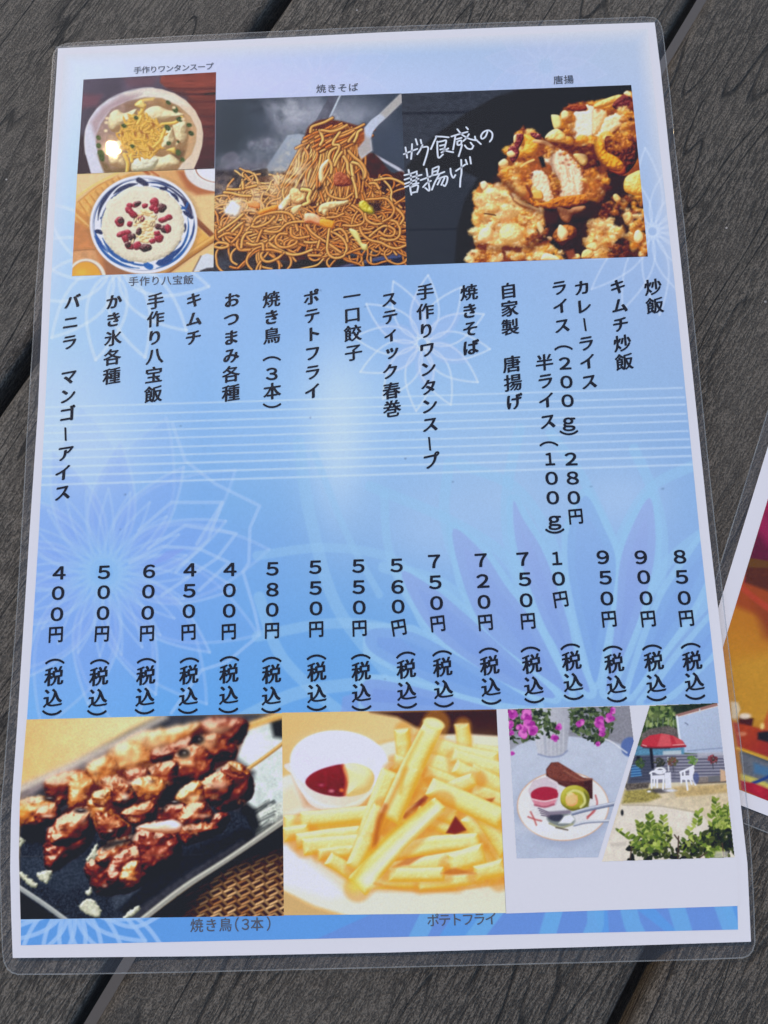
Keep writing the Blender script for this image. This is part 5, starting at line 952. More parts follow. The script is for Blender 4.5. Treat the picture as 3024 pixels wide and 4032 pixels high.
def paint_leaflet():
    c = Ink(2780, 1740, 3160, 3260, 0.55, (176, 118, 40)); rs = np.random.RandomState(9)
    c.frame(2800, 1750, .7)
    c.poly([(320, 150), (420, 150), (420, 760), (60, 1100), (64, 1080), (180, 780)], (146, 34, 72), soft=3, nz=.1)
    c.poly([(300, 380), (420, 480), (420, 700), (180, 720), (190, 640)], (92, 30, 56), soft=20, nz=.15)
    c.poly([(250, 470), (420, 700), (420, 520), (280, 360)], (152, 38, 84), soft=18, alpha=.8)
    c.poly([(200, 640), (420, 680), (420, 880), (190, 780)], (84, 44, 30), soft=4, nz=.2); c.poly([(200, 636), (420, 670), (420, 700), (205, 690)], (98, 64, 30), soft=4)
    c.poly([(180, 775), (420, 860), (420, 1100), (60, 1100), (64, 1090), (150, 810)], (150, 70, 34), soft=8)
    c.poly([(70, 1080), (120, 900), (260, 960), (420, 1140), (420, 1500), (80, 1480), (75, 1200)], (172, 104, 34), soft=14, grad=((300, 900), (150, 1200), (184, 126, 40)))
    c.poly([(240, 880), (420, 960), (420, 1150), (300, 1080)], (132, 62, 34), soft=26, alpha=.9)
    c.poly([(75, 1240), (300, 1180), (420, 1200), (420, 1600), (120, 1560)], (184, 134, 46), soft=30, nz=.04, ncell=10)
    c.stroke([(150, 785), (240, 860), (430, 1000)], 34, (168, 66, 44), soft=4)
    c.stroke([(330, 100), (200, 650), (150, 800), (64, 1085)], 10, (150, 40, 84), soft=3)
    c.poly([(300, 1550), (330, 1480), (420, 1440), (420, 1640), (290, 1610)], (178, 84, 40), soft=6)
    c.poly([(110, 1445), (150, 1450), (165, 1490), (140, 1550), (115, 1540)], (206, 190, 166), soft=4)
    c.poly([(158, 1530), (240, 1540), (230, 1590), (150, 1580)], (70, 30, 24), soft=4); c.ell(190, 1528, 34, 16, (220, 204, 190), soft=4)
    c.poly([(120, 1560), (250, 1590), (420, 1640), (420, 1790), (150, 1700)], (164, 62, 34), soft=5, nz=.1, grad=((200, 1600), (300, 1720), (146, 46, 40)))
    c.poly([(262, 1620), (420, 1600), (420, 1700), (262, 1660)], (34, 34, 40), soft=5); c.ell(175, 1628, 24, 12, (196, 120, 90), soft=4); c.ell(288, 1585, 12, 18, (220, 190, 120), soft=3)
    c.poly([(140, 1705), (420, 1790), (420, 1860), (170, 1790), (165, 1720)], (70, 78, 92), soft=4); c.stroke([(145, 1708), (280, 1755), (440, 1810)], 14, (206, 160, 50), soft=3)
    c.poly([(160, 1730), (420, 1830), (420, 1960), (180, 1880)], (96, 100, 112), soft=6, nz=.15); c.poly([(240, 1790), (420, 1850), (420, 1890), (240, 1850)], (70, 108, 148), soft=8)
    c.poly([(165, 1850), (260, 1880), (420, 1950), (420, 2000), (170, 1900)], (186, 176, 92), soft=4)
    c.stroke([(235, 1905), (300, 1880), (420, 1820)], 18, (36, 62, 130), soft=3)
    c.poly([(165, 1888), (260, 1912), (420, 1975), (420, 2060), (170, 1940)], (156, 30, 52), soft=3, nz=.1); c.poly([(230, 1910), (300, 1930), (290, 1970), (250, 1960)], (186, 46, 62), soft=10, alpha=.6)
    c.grain(.06, 2.2); c.blur(.6)
    return c

# ------------------------------------------------------------------ the blue ground with its line-drawn flowers
PANEL = [(252, 214), (222, 700), (202, 1100), (178, 1600), (153, 2100), (105, 2850), (82, 3300), (82, 3722), (2906, 3660), (2899, 3400), (2838, 2850), (2755, 2100), (2655, 1100), (2600, 600), (2551, 112)]
def paint_ground():
    c = Ink(60, 90, 2920, 3740, 0.31, (206, 212, 240)); rs = np.random.RandomState(2)
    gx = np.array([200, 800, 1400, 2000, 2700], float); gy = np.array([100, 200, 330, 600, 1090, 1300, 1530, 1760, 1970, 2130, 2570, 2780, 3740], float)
    G = np.array([[(212, 222, 246), (200, 208, 240), (180, 198, 233), (176, 194, 228), (188, 200, 226)],  # first rows: bluer, dimmer light at the top right painted into the print
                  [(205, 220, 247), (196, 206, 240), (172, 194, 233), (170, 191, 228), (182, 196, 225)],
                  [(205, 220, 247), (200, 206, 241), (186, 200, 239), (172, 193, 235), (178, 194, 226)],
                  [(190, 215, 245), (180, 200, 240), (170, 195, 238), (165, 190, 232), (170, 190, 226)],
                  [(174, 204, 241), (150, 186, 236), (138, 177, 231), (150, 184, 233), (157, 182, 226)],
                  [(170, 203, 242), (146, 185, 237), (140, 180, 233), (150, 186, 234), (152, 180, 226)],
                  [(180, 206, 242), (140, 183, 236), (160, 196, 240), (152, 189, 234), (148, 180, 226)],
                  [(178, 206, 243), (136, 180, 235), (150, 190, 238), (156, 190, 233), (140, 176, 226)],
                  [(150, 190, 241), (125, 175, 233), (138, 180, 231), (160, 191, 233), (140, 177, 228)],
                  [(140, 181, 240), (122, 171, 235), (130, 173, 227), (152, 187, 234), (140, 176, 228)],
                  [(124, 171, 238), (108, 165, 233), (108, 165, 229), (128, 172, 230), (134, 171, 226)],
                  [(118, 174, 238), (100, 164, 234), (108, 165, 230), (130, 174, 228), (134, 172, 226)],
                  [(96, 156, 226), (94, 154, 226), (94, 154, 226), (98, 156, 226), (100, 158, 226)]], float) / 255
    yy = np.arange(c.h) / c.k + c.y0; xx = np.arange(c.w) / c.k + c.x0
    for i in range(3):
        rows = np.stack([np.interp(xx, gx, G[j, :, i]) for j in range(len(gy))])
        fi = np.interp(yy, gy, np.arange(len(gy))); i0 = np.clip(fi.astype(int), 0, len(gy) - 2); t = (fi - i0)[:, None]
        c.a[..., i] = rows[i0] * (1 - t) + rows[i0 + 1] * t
    for x, y, rx, ry, col, a in ((1330, 1700, 150, 420, (200, 220, 246), .7), (350, 1800, 220, 240, (196, 217, 247), .6), (300, 2250, 330, 330, (130, 170, 238), .3), (1700, 2080, 300, 200, (170, 198, 238), .5), (2450, 1960, 200, 160, (176, 202, 240), .5)):
        c.glow(x, y, rx, ry, col, a)
    def petal(cx, cy, a, r0, r1, wid, fill=None, line=None, lw=8, fa=.5, la=.6, soft=1.2):
        a = math.radians(a); d = np.array([math.cos(a), math.sin(a)]); n = np.array([-d[1], d[0]]); o = np.array([cx, cy], float)
        t = np.linspace(0, 1, 13); r = r0 + (r1 - r0) * t
        wv = wid * np.sin(np.pi * t ** .75) ** .9
        A = o + d * r[:, None] + n * wv[:, None]; B = o + d * r[:, None] - n * wv[:, None]
        if fill is not None: c.poly(np.vstack([A, B[::-1]]), fill, soft=soft, alpha=fa)
        if line is not None:
            c.stroke(A, lw, line, soft=soft, alpha=la, sm=False); c.stroke(B, lw, line, soft=soft, alpha=la, sm=False)
    W = (214, 226, 250)
    # faint lilac petals at the top
    for cx, cy, R in ((1250, 330, 300), (2150, 260, 240)):
        for k in range(12): petal(cx, cy, k * 30 + 8, 30, R, R * .2, (196, 196, 238), (206, 212, 245), 7, .10, .14)
    for k in range(10): petal(930, 560, k * 36, 30, 560, 90, (190, 188, 236), None, fa=.10)
    # flowers drawn in line
    for k in range(12): petal(455, 1050, k * 30 + 12, 24, 375, 78, None, W, 13, la=.45)
    for k in range(12): petal(1662, 1351, k * 30 + 5, 20, 268, 56, None, W, 8, la=.55)
    for k in range(6): petal(1662, 1351, k * 60 + 22, 20, 200, 40, (176, 190, 238), None, fa=.25)
    for k in range(14): petal(2569, 911, k * 25.7 + 8, 20, 330, 52, None, W, 8, la=.4)
    # big double flower at the left
    for k in range(12): petal(410, 2255, k * 30 + 22, 60, 655, 150, (128, 164, 238), (172, 200, 247), 13, .14, .34)
    for k in range(12): petal(410, 2255, k * 30 + 7, 60, 520, 92, (132, 162, 238), (178, 204, 249), 12, .22, .38)
    for k in range(24): petal(410, 2255, k * 15 + 3, 40, 330, 30, None, (170, 200, 248), 11, la=.36)
    c.glow(410, 2255, 150, 150, (134, 184, 244), .75)
    c.frame(0, 1650, .9114)
    for q in ([(745, 20), (800, 180), (930, 280), (1122, 375), (1080, 470), (1075, 620), (1050, 660), (1100, 830), (1122, 932), (980, 1050), (870, 1085), (740, 1270)], [(600, 480), (740, 360), (960, 360), (900, 520), (760, 660)], [(640, 560), (800, 460), (1020, 495), (940, 600), (700, 760)], [(560, 620), (700, 550), (860, 560), (990, 620), (860, 740)], [(960, 360), (850, 540)]):
        c.stroke(q, 15, (174, 202, 248), soft=1.4, alpha=.5, sm=False)
    c.poly([(640, 640), (720, 570), (800, 560), (740, 600)], (132, 160, 236), soft=2, alpha=.7)
    # huge flower at the lower right: pale bands round lilac petals
    LB = (150, 194, 236)
    for q, w in (([(1290, 100), (1340, 420), (1450, 800), (1659, 1080), (1760, 1180)], 52), ([(1120, 770), (1200, 1000), (1330, 1150), (1500, 1290)], 50), ([(1050, 1290), (1300, 1180), (1659, 1130)], 56), ([(1110, 940), (1400, 885), (1659, 900), (1900, 1000)], 46), ([(1110, 590), (1400, 555), (1660, 590), (1800, 680)], 40), ([(1360, 150), (1500, 500), (1640, 760)], 30)):
        c.stroke(q, w, LB, soft=2, alpha=.5)
    c.poly([(1480, 1200), (1659, 1150), (1800, 1200), (1659, 1290), (1470, 1290)], (128, 158, 226), soft=2, alpha=.7); c.poly([(1580, 900), (1700, 920), (1800, 1010), (1700, 1060)], (128, 160, 228), soft=2, alpha=.7)
    c.frame(1512, 1650, .9114)
    PET = [([(560, 355), (600, 430), (680, 560), (745, 720), (795, 880), (822, 1000), (890, 1180), (800, 1100), (745, 980), (690, 880), (600, 640), (565, 500)], 1),
           ([(1147, 340), (1172, 480), (1165, 620), (1120, 800), (1045, 1000), (960, 1180), (985, 1000), (1005, 800), (1020, 620), (1070, 470)], 1),
           ([(298, 475), (430, 580), (525, 720), (640, 870), (720, 1020), (800, 1190), (740, 1150), (600, 1050), (430, 900), (340, 700)], 1),
           ([(75, 660), (220, 735), (360, 850), (560, 1030), (740, 1200), (560, 1160), (330, 1020), (180, 880)], 1),
           ([(870, 330), (950, 470), (1000, 600), (990, 760), (945, 1000), (912, 1140), (870, 1000), (825, 820), (795, 640), (800, 480)], 0),
           ([(1420, 470), (1410, 640), (1310, 850), (1160, 1060), (1060, 1190), (1130, 960), (1210, 760), (1310, 610)], 0),
           ([(1450, 830), (1440, 980), (1240, 1180), (1120, 1230), (1200, 1130), (1290, 1010)], 0),
           ([(-60, 910), (120, 920), (330, 1030), (560, 1170), (660, 1240), (380, 1200), (140, 1110), (-60, 1000)], 0),
           ([(-80, 1130), (100, 1150), (330, 1210), (480, 1260), (200, 1270), (-80, 1250)], 1)]
    for q, w in (([(280, 190), (262, 420), (330, 650), (480, 860), (700, 1150)], 46), ([(330, 195), (560, 290), (700, 480), (780, 700)], 46), ([(585, 40), (530, 320), (545, 560), (640, 800), (760, 1080)], 46), ([(720, 60), (860, 260), (985, 520), (1010, 640)], 44), ([(1080, 130), (1165, 320), (1205, 520), (1190, 740)], 46), ([(1360, 190), (1150, 300), (1020, 520), (960, 760)], 46), ([(-60, 290), (270, 430), (520, 590), (600, 760)], 46), ([(0, 640), (230, 700), (420, 850), (640, 1060)], 50), ([(1400, 470), (1210, 640), (1060, 960)], 44), ([(0, 330), (20, 560), (110, 780), (330, 1040)], 36), ([(1420, 760), (1240, 960), (1080, 1160)], 50)):
        c.stroke(q, w, LB, soft=2, alpha=.6)
    for q, l in PET: c.stroke(q + [q[0]], 62, LB, soft=2, alpha=.75, sm=False)
    for q, l in PET:
        c.poly(q, (151, 170, 228) if l else (138, 174, 229), soft=1.6, alpha=.72, sm=True, grad=((600, 420), (620, 1150), (124, 154, 224) if l else (118, 158, 226)))
    c.frame(0, 0, 1)
    # bottom strip
    c.poly([(60, 3560), (2930, 3480), (2930, 3760), (60, 3760)], (94, 152, 226), soft=2)
    for k in range(9): petal(285, 3540, 10 + k * 20, 30, 330, 52, None, (160, 194, 244), 17, la=.8)
    c.stroke([(360, 3590), (520, 3650), (640, 3600)], 17, (160, 194, 244), soft=1.2, alpha=.8); c.stroke([(500, 3590), (580, 3650), (640, 3730)], 17, (160, 194, 244), soft=1.2, alpha=.8); c.stroke([(60, 3650), (200, 3600)], 17, (160, 194, 244), soft=1.2, alpha=.8)
    for q in ([(1240, 3700), (1460, 3600), (1800, 3580), (1720, 3700)], [(1900, 3700), (1990, 3580), (2160, 3570), (2120, 3690)], [(2180, 3690), (2220, 3570), (2330, 3565), (2370, 3690)], [(2400, 3690), (2390, 3565), (2480, 3560), (2650, 3690)], [(2690, 3690), (2560, 3560), (2830, 3550), (2890, 3680)]):
        c.poly(q, (104, 140, 216), soft=1.5, alpha=.85)
    for q in ([(1640, 3700), (1700, 3580)], [(1860, 3700), (1960, 3570)], [(2150, 3700), (2190, 3560)], [(2320, 3700), (2345, 3640), (2345, 3560)], [(2520, 3700), (2490, 3640), (2470, 3560)], [(2700, 3690), (2660, 3560)], [(2890, 3690), (2840, 3550)]):
        c.stroke(q, 66, (108, 168, 228), soft=1.5, alpha=.85, sm=False)
    lf = [(178, 1604), (176, 1640), (173, 1676), (170, 1706), (168, 1740), (166, 1775), (163, 1806), (161, 1840), (158, 1875), (155, 1910)]
    rt = [(2688, 1527), (2694, 1564), (2697, 1593), (2700, 1629), (2706, 1658), (2709, 1697), (2713, 1729), (2717, 1761), (2722, 1795), (2724, 1829)]
    for i, ((x, y), (x2, y2)) in enumerate(zip(lf, rt)):
        m = ((x + x2) / 2, (y + y2) / 2 + 1)
        c.stroke([(x, y), m, (x2, y2)], 6.5 if i < 7 else 8, (206, 224, 250), soft=1.0, alpha=.55)
    # the ground fades out softly into the white border along the top half
    q = c.P(PANEL); Y, X = np.mgrid[0:c.h, 0:c.w].astype(np.float32)
    lx = np.interp(Y[:, 0], [p[1] for p in q[:8]], [p[0] for p in q[:8]])[:, None]; rx = np.interp(Y[:, 0], [p[1] for p in q[8:][::-1]], [p[0] for p in q[8:][::-1]])[:, None]
    ty = np.interp(X[0], [q[0][0], q[-1][0]], [q[0][1], q[-1][1]])[None, :]
    d = np.minimum(np.minimum(X - lx, rx - X), (Y - ty)); f = np.clip(1 - d / 20.0, 0, 1) ** 1.3 * np.clip(1.15 - (Y / c.h) / .30, 0, 1)
    c.a += f[..., None] * (np.array([205, 209, 226]) / 255 - c.a)
    for i in range(14): c.ell(150 + 2550 * rs.rand(), 1100 + 1650 * rs.rand(), 3 + 3 * rs.rand(), 3, (60, 80, 120), soft=1.2, alpha=.25 + .3 * rs.rand())
    c.a *= (1 + .03 * (vnoise(c.h, c.w, 2, 77, 2) - .5))[..., None]
    return c
# ------------------------------------------------------------------ the table
def deck_material():
    m, nt, n, b = material('weathered_composite_plank')
    L = nt.links.new
    tc = node(nt, 'ShaderNodeTexCoord'); oi = node(nt, 'ShaderNodeObjectInfo')
    off = node(nt, 'ShaderNodeVectorMath', operation='SCALE'); off.inputs[0].default_value = (3.1, 1.7, 0.9); L(oi.outputs['Random'], off.inputs['Scale'])
    co = node(nt, 'ShaderNodeVectorMath', operation='ADD'); L(tc.outputs['Object'], co.inputs[0]); L(off.outputs[0], co.inputs[1])
    def noise(sx, sy, detail, rough, dist=0.0):
        mp = node(nt, 'ShaderNodeMapping'); mp.inputs['Scale'].default_value = (sx, sy, sy); L(co.outputs[0], mp.inputs[0])
        t = node(nt, 'ShaderNodeTexNoise'); t.inputs['Scale'].default_value = 1.0; t.inputs['Detail'].default_value = detail; t.inputs['Roughness'].default_value = rough; t.inputs['Distortion'].default_value = dist
        L(mp.outputs[0], t.inputs['Vector']); return t.outputs['Fac']
    def ramp(x, a, c):
        r = node(nt, 'ShaderNodeMapRange', interpolation_type='SMOOTHSTEP'); r.inputs[1].default_value = a; r.inputs[2].default_value = c; L(x, r.inputs[0]); return r.outputs[0]
    fine = noise(170, 1250, 3, .55, .5)                       # the embossed fibre lines
    fibre = ramp(fine, .40, .52)
    cont = noise(4.5, 36, 2, .5, .35)                           # cathedral grain: level lines of a stretched field
    lv = math_node(nt, 'FRACT', math_node(nt, 'MULTIPLY', cont, 15.0))
    crack = ramp(math_node(nt, 'ABSOLUTE', math_node(nt, 'SUBTRACT', lv, .5)), .015, .085)
    brk = ramp(noise(16, 60, 2, .5), .42, .62)
    crack = math_node(nt, 'MAXIMUM', crack, brk)
    zone = ramp(noise(9, 38, 2, .5), .36, .62)               # smoother, sandier zones between the ribbed ones
    spk = noise(1500, 2300, 2, .6)
    blot = noise(14, 40, 4, .6)
    rib = math_node(nt, 'MAXIMUM', fibre, math_node(nt, 'MULTIPLY', zone, .5))
    h = math_node(nt, 'ADD', math_node(nt, 'MULTIPLY', rib, .55), math_node(nt, 'MULTIPLY', crack, .7))
    h = math_node(nt, 'ADD', h, math_node(nt, 'MULTIPLY', spk, .75))
    h = math_node(nt, 'ADD', h, math_node(nt, 'MULTIPLY', blot, .5))
    bp = node(nt, 'ShaderNodeBump'); bp.inputs['Strength'].default_value = 1.0; bp.inputs['Distance'].default_value = 0.0009; L(h, bp.inputs['Height'])
    L(bp.outputs[0], b.inputs['Normal'])
    cr = node(nt, 'ShaderNodeValToRGB'); e = cr.color_ramp.elements
    e[0].position = .15; e[0].color = (.050, .041, .030, 1); e[1].position = .85; e[1].color = (.180, .159, .124, 1)
    mx = math_node(nt, 'ADD', math_node(nt, 'MULTIPLY', blot, .45), math_node(nt, 'MULTIPLY', ramp(spk, .35, .65), .6)); L(mx, cr.inputs[0])
    mul = node(nt, 'ShaderNodeMix', data_type='RGBA', blend_type='MULTIPLY'); mul.inputs['Factor'].default_value = 1.0
    L(cr.outputs[0], mul.inputs['A'])
    dk = math_node(nt, 'MULTIPLY', math_node(nt, 'ADD', math_node(nt, 'MULTIPLY', oi.outputs['Random'], .22), .88), math_node(nt, 'MULTIPLY', math_node(nt, 'ADD', math_node(nt, 'MULTIPLY', rib, .60), .40), math_node(nt, 'ADD', math_node(nt, 'MULTIPLY', crack, .75), .25)))
    cm = node(nt, 'ShaderNodeCombineColor'); [L(dk, cm.inputs[i]) for i in range(3)]; L(cm.outputs[0], mul.inputs['B'])
    # a few pale grains of grit
    vo = node(nt, 'ShaderNodeTexVoronoi'); vo.inputs['Scale'].default_value = 130.0; L(co.outputs[0], vo.inputs['Vector'])
    grit = math_node(nt, 'MULTIPLY', math_node(nt, 'LESS_THAN', vo.outputs['Distance'], .05), math_node(nt, 'GREATER_THAN', noise(70, 70, 0, .5), .58))
    gm = node(nt, 'ShaderNodeMix', data_type='RGBA'); L(grit, gm.inputs['Factor']); L(mul.outputs['Result'], gm.inputs['A']); gm.inputs['B'].default_value = (.42, .40, .36, 1)
    L(gm.outputs['Result'], b.inputs['Base Color'])
    b.inputs['Roughness'].default_value = .62; b.inputs['Specular IOR Level'].default_value = .35
    return m

ANG = math.radians(57.83)
AX, NX = np.array([math.cos(ANG), math.sin(ANG)]), np.array([math.sin(ANG), -math.cos(ANG)])
PITCH, GAP, THICK, HALF = 129.1, 5.6, 24.0, 700.0
def plank_mesh(w):
    """profile across the plank with eased edges, swept along its length"""
    r = 4.2; pr = []
    for a in np.linspace(0, 90, 7): pr.append((-w / 2 + r - r * math.cos(math.radians(a)), -r * .8 + r * .8 * math.sin(math.radians(a))))
    pr = [(-w / 2, -THICK)] + pr
    pr = pr + [(-y, z) for y, z in reversed(pr)]
    v, f = [], []
    ns = 25
    for i in range(ns):
        x = -HALF + 2 * HALF * i / (ns - 1)
        for y, z in pr: v.append((x, y, z))
    k = len(pr)
    for i in range(ns - 1):
        for j in range(k):
            a = i * k + j; c = i * k + (j + 1) % k
            f.append((a, a + k, c + k, c))
    f.append(tuple(range(k))); f.append(tuple((ns - 1) * k + j for j in reversed(range(k))))
    me = mesh('plank', v, f)
    me.polygons.foreach_set('use_smooth', [True] * len(me.polygons)); me.set_sharp_from_angle(angle=math.radians(35))
    return me
CEN = np.array([110.0, 150.0])
table = empty('slatted_table', (CEN[0] * MM, CEN[1] * MM, -0.72), 'dark grey wood-grain plank table the laminated menus lie on', 'table')
DECK = deck_material(); pme = plank_mesh(PITCH - GAP); pme.materials.append(DECK)
for k in range(-3, 5):
    off = -101.2 + PITCH * (k + .5)
    along = CEN @ AX
    p = NX * off + AX * along
    o = bpy.data.objects.new('plank', pme); COL.objects.link(o); o.parent = table
    o.location = ((p[0] - CEN[0]) * MM, (p[1] - CEN[1]) * MM, 0.72); o.rotation_euler = (0, 0, ANG)
bm_, nt_, _, b_ = material('dark_steel'); b_.inputs['Base Color'].default_value = (.02, .02, .022, 1); b_.inputs['Roughness'].default_value = .5
def box(v, f, x0, x1, y0, y1, z0, z1):
    i = len(v); v += [(x, y, z) for z in (z0, z1) for x, y in ((x0, y0), (x1, y0), (x1, y1), (x0, y1))]
    f += [tuple(i + q for q in t) for t in ((3, 2, 1, 0), (4, 5, 6, 7), (0, 1, 5, 4), (1, 2, 6, 5), (2, 3, 7, 6), (3, 0, 4, 7))]
for s in (-1, 1):
    v, f = [], []; box(v, f, s * 560 - 25, s * 560 + 25, -500, 500, -THICK - 52, -THICK - 1)
    o = link('rail', mesh('rail', v, f), bm_, table); o.location = (0, 0, .72); o.rotation_euler = (0, 0, ANG)
    for t in (-1, 1):
        v, f = [], []; box(v, f, s * 560 - 25, s * 560 + 25, t * 440 - 25, t * 440 + 25, -719, -THICK - 53)
        o = link('leg', mesh('leg', v, f), bm_, table); o.location = (0, 0, .72); o.rotation_euler = (0, 0, ANG)
gm_, gnt, _, gb = material('paving'); tn = node(gnt, 'ShaderNodeTexNoise'); tn.inputs['Scale'].default_value = 30
cr_ = node(gnt, 'ShaderNodeValToRGB'); cr_.color_ramp.elements[0].color = (.06, .058, .055, 1); cr_.color_ramp.elements[1].color = (.16, .155, .15, 1)
gnt.links.new(tn.outputs['Fac'], cr_.inputs[0]); gnt.links.new(cr_.outputs[0], gb.inputs['Base Color']); gb.inputs['Roughness'].default_value = .9
g = link('ground', mesh('ground', [(-20000, -20000, 0), (20000, -20000, 0), (20000, 20000, 0), (-20000, 20000, 0)], [(0, 1, 2, 3)]), gm_)
g.location = (0, 0, -.72); g['kind'] = 'structure'

# ------------------------------------------------------------------ print materials
WHITE = np.array([0.615, 0.625, 0.755])              # what white paper sends back under this sky
PAPER = 0.80
VEIL = 0.012
def to_lin(c): return np.where(c <= .04045, c / 12.92, ((c + .055) / 1.055) ** 2.4)
def ink(c):
    """seen print colour (sRGB 0..1) -> reflectance"""
    return np.clip((to_lin(np.clip(c, 0, 1)) - VEIL) / WHITE * PAPER, .004, .9)
def ink_material():
    m, nt, n, b = material('printed_ink')
    at_ = node(nt, 'ShaderNodeAttribute', attribute_name='ink')
    tc = node(nt, 'ShaderNodeTexCoord'); t = node(nt, 'ShaderNodeTexNoise'); t.inputs['Scale'].default_value = 2600; t.inputs['Detail'].default_value = 1
    nt.links.new(tc.outputs['Object'], t.inputs['Vector'])
    mr = node(nt, 'ShaderNodeMapRange'); mr.inputs[3].default_value = .93; mr.inputs[4].default_value = 1.07; nt.links.new(t.outputs['Fac'], mr.inputs[0])
    mx = node(nt, 'ShaderNodeVectorMath', operation='SCALE'); nt.links.new(at_.outputs['Color'], mx.inputs[0]); nt.links.new(mr.outputs[0], mx.inputs['Scale'])
    nt.links.new(mx.outputs[0], b.inputs['Base Color']); b.inputs['Roughness'].default_value = .7; b.inputs['Specular IOR Level'].default_value = 0.05
    return m
INK = ink_material()
def flat_material(name, col, noise=.06):
    m, nt, n, b = material(name)
    tc = node(nt, 'ShaderNodeTexCoord'); t = node(nt, 'ShaderNodeTexNoise'); t.inputs['Scale'].default_value = 900; t.inputs['Detail'].default_value = 3
    nt.links.new(tc.outputs['Object'], t.inputs['Vector'])
    cr = node(nt, 'ShaderNodeValToRGB'); c = np.array(col)
    cr.color_ramp.elements[0].color = tuple(c * (1 - noise)) + (1,); cr.color_ramp.elements[1].color = tuple(np.minimum(c * (1 + noise), .95)) + (1,)
    nt.links.new(t.outputs['Fac'], cr.inputs[0]); nt.links.new(cr.outputs[0], b.inputs['Base Color'])
    b.inputs['Roughness'].default_value = .7; b.inputs['Specular IOR Level'].default_value = .05
    return m
def srgb(*c): return tuple(ink(np.array(c) / 255.0))
PAPER_M = flat_material('white_paper', (.80, .80, .80), .015)
BLACK_M = flat_material('black_ink', srgb(30, 35, 45), .25)
GREY_M = flat_material('grey_ink', srgb(84, 89, 106), .15)
CHALK_M = flat_material('white_lettering', srgb(206, 214, 236), .03)

def edge_at(e, t):
    e = np.asarray(e, float)
    if len(e) == 2: s = np.array([0., 1.])
    else:
        s = np.concatenate([[0], np.cumsum(np.hypot(*np.diff(e, axis=0).T))]); s /= s[-1]
    return np.stack([np.interp(t, s, e[:, 0]), np.interp(t, s, e[:, 1])], 1)

def grid_mesh(name, X, Y, z, colors, keep=None, org=(0, 0, 0)):
    nv, nu = X.shape
    co = np.stack([(X - org[0]) * MM, (Y - org[1]) * MM, np.full(X.shape, (z - org[2]) * MM)], -1).reshape(-1, 3).astype(np.float32)
    idx = np.arange(nv * nu).reshape(nv, nu)
    q = np.stack([idx[1:, :-1], idx[1:, 1:], idx[:-1, 1:], idx[:-1, :-1]], -1).reshape(-1, 4)
    if keep is not None:
        q = q[keep.reshape(-1)]
        used = np.zeros(nv * nu, bool); used[q.reshape(-1)] = True
        mp = np.cumsum(used) - 1; q = mp[q]; co = co[used]; colors = colors.reshape(-1, 3)[used]
    me = bpy.data.meshes.new(name); nq = len(q)
    me.vertices.add(len(co)); me.vertices.foreach_set('co', co.reshape(-1))
    me.loops.add(nq * 4); me.loops.foreach_set('vertex_index', q.reshape(-1).astype(np.int32))
    me.polygons.add(nq); me.polygons.foreach_set('loop_start', np.arange(0, nq * 4, 4, dtype=np.int32))
    me.update(calc_edges=True)
    a = me.color_attributes.new('ink', 'FLOAT_COLOR', 'POINT')
    rgba = np.ones((len(co), 4), np.float32); rgba[:, :3] = colors.reshape(-1, 3)
    a.data.foreach_set('color', rgba.reshape(-1))
    return me

def pip(P, poly):
    x, y = P[..., 0], P[..., 1]; c = np.zeros(x.shape, bool); n = len(poly)
    for i in range(n):
        ax, ay = poly[i]; bx, by = poly[(i + 1) % n]
        if ay == by: continue
        c ^= ((ay > y) != (by > y)) & (x < (bx - ax) * (y - ay) / (by - ay) + ax)
    return c

def printed(name, cv, left, right, k, z, parent, clip=None, holes=None):
    hgt = np.hypot(*(np.array(left[-1]) - left[0])); wid = np.hypot(*(np.array(right[0]) - left[0]))
    nv, nu = int(hgt * k) + 1, int(max(wid, np.hypot(*(np.array(right[-1]) - left[-1]))) * k) + 1
    t = np.linspace(0, 1, nv); A, B = edge_at(left, t), edge_at(right, t); u = np.linspace(0, 1, nu)[None, :, None]
    P = A[:, None] * (1 - u) + B[:, None] * u
    W = at(P.reshape(-1, 2), z).reshape(nv, nu, 3)
    col = ink(cv.sample(P[..., 0], P[..., 1])).astype(np.float32)
    keep = None
    ctr = (P[:-1, :-1] + P[1:, 1:]) / 2
    if clip is not None: keep = pip(ctr, clip)
    if holes:
        keep = np.ones(ctr.shape[:2], bool) if keep is None else keep
        for h in holes: keep &= ~pip(ctr, h)
    me = grid_mesh(name, W[..., 0], W[..., 1], z, col, keep)
    return link(name, me, INK, parent)

# ------------------------------------------------------------------ lettering
_gl = {}
NIB_BRUSH = ((0, 0), (.95, .30), (-.95, -.30), (.48, .15), (-.48, -.15), (.1, -.42), (-.1, .42))
NIB_ROUND = ((0, 0), (.7, 0), (-.7, 0), (0, .7), (0, -.7), (.5, .5), (-.5, .5), (.5, -.5), (-.5, -.5))
DIG = '０１２３４５６７８９ｇ'
def glyph(ch, bold=0.0):
    key = (ch, bold)
    if key not in _gl:
        cu = bpy.data.curves.new('glyph', 'FONT'); cu.body = ch; cu.offset = bold; cu.resolution_u = 4
        o = bpy.data.objects.new('glyph', cu); COL.objects.link(o)
        bpy.context.view_layer.update()
        me = bpy.data.meshes.new_from_object(o.evaluated_get(bpy.context.evaluated_depsgraph_get()))
        v = np.array([p.co[:2] for p in me.vertices]).reshape(-1, 2); f = [tuple(p.vertices) for p in me.polygons]
        bpy.data.objects.remove(o); bpy.data.curves.remove(cu); bpy.data.meshes.remove(me)
        if ch in '（）ー': v = v - (v.min(0) + v.max(0)) / 2
        else: v = v - np.array([.5, .38])
        _gl[key] = (v, f)
    return _gl[key]
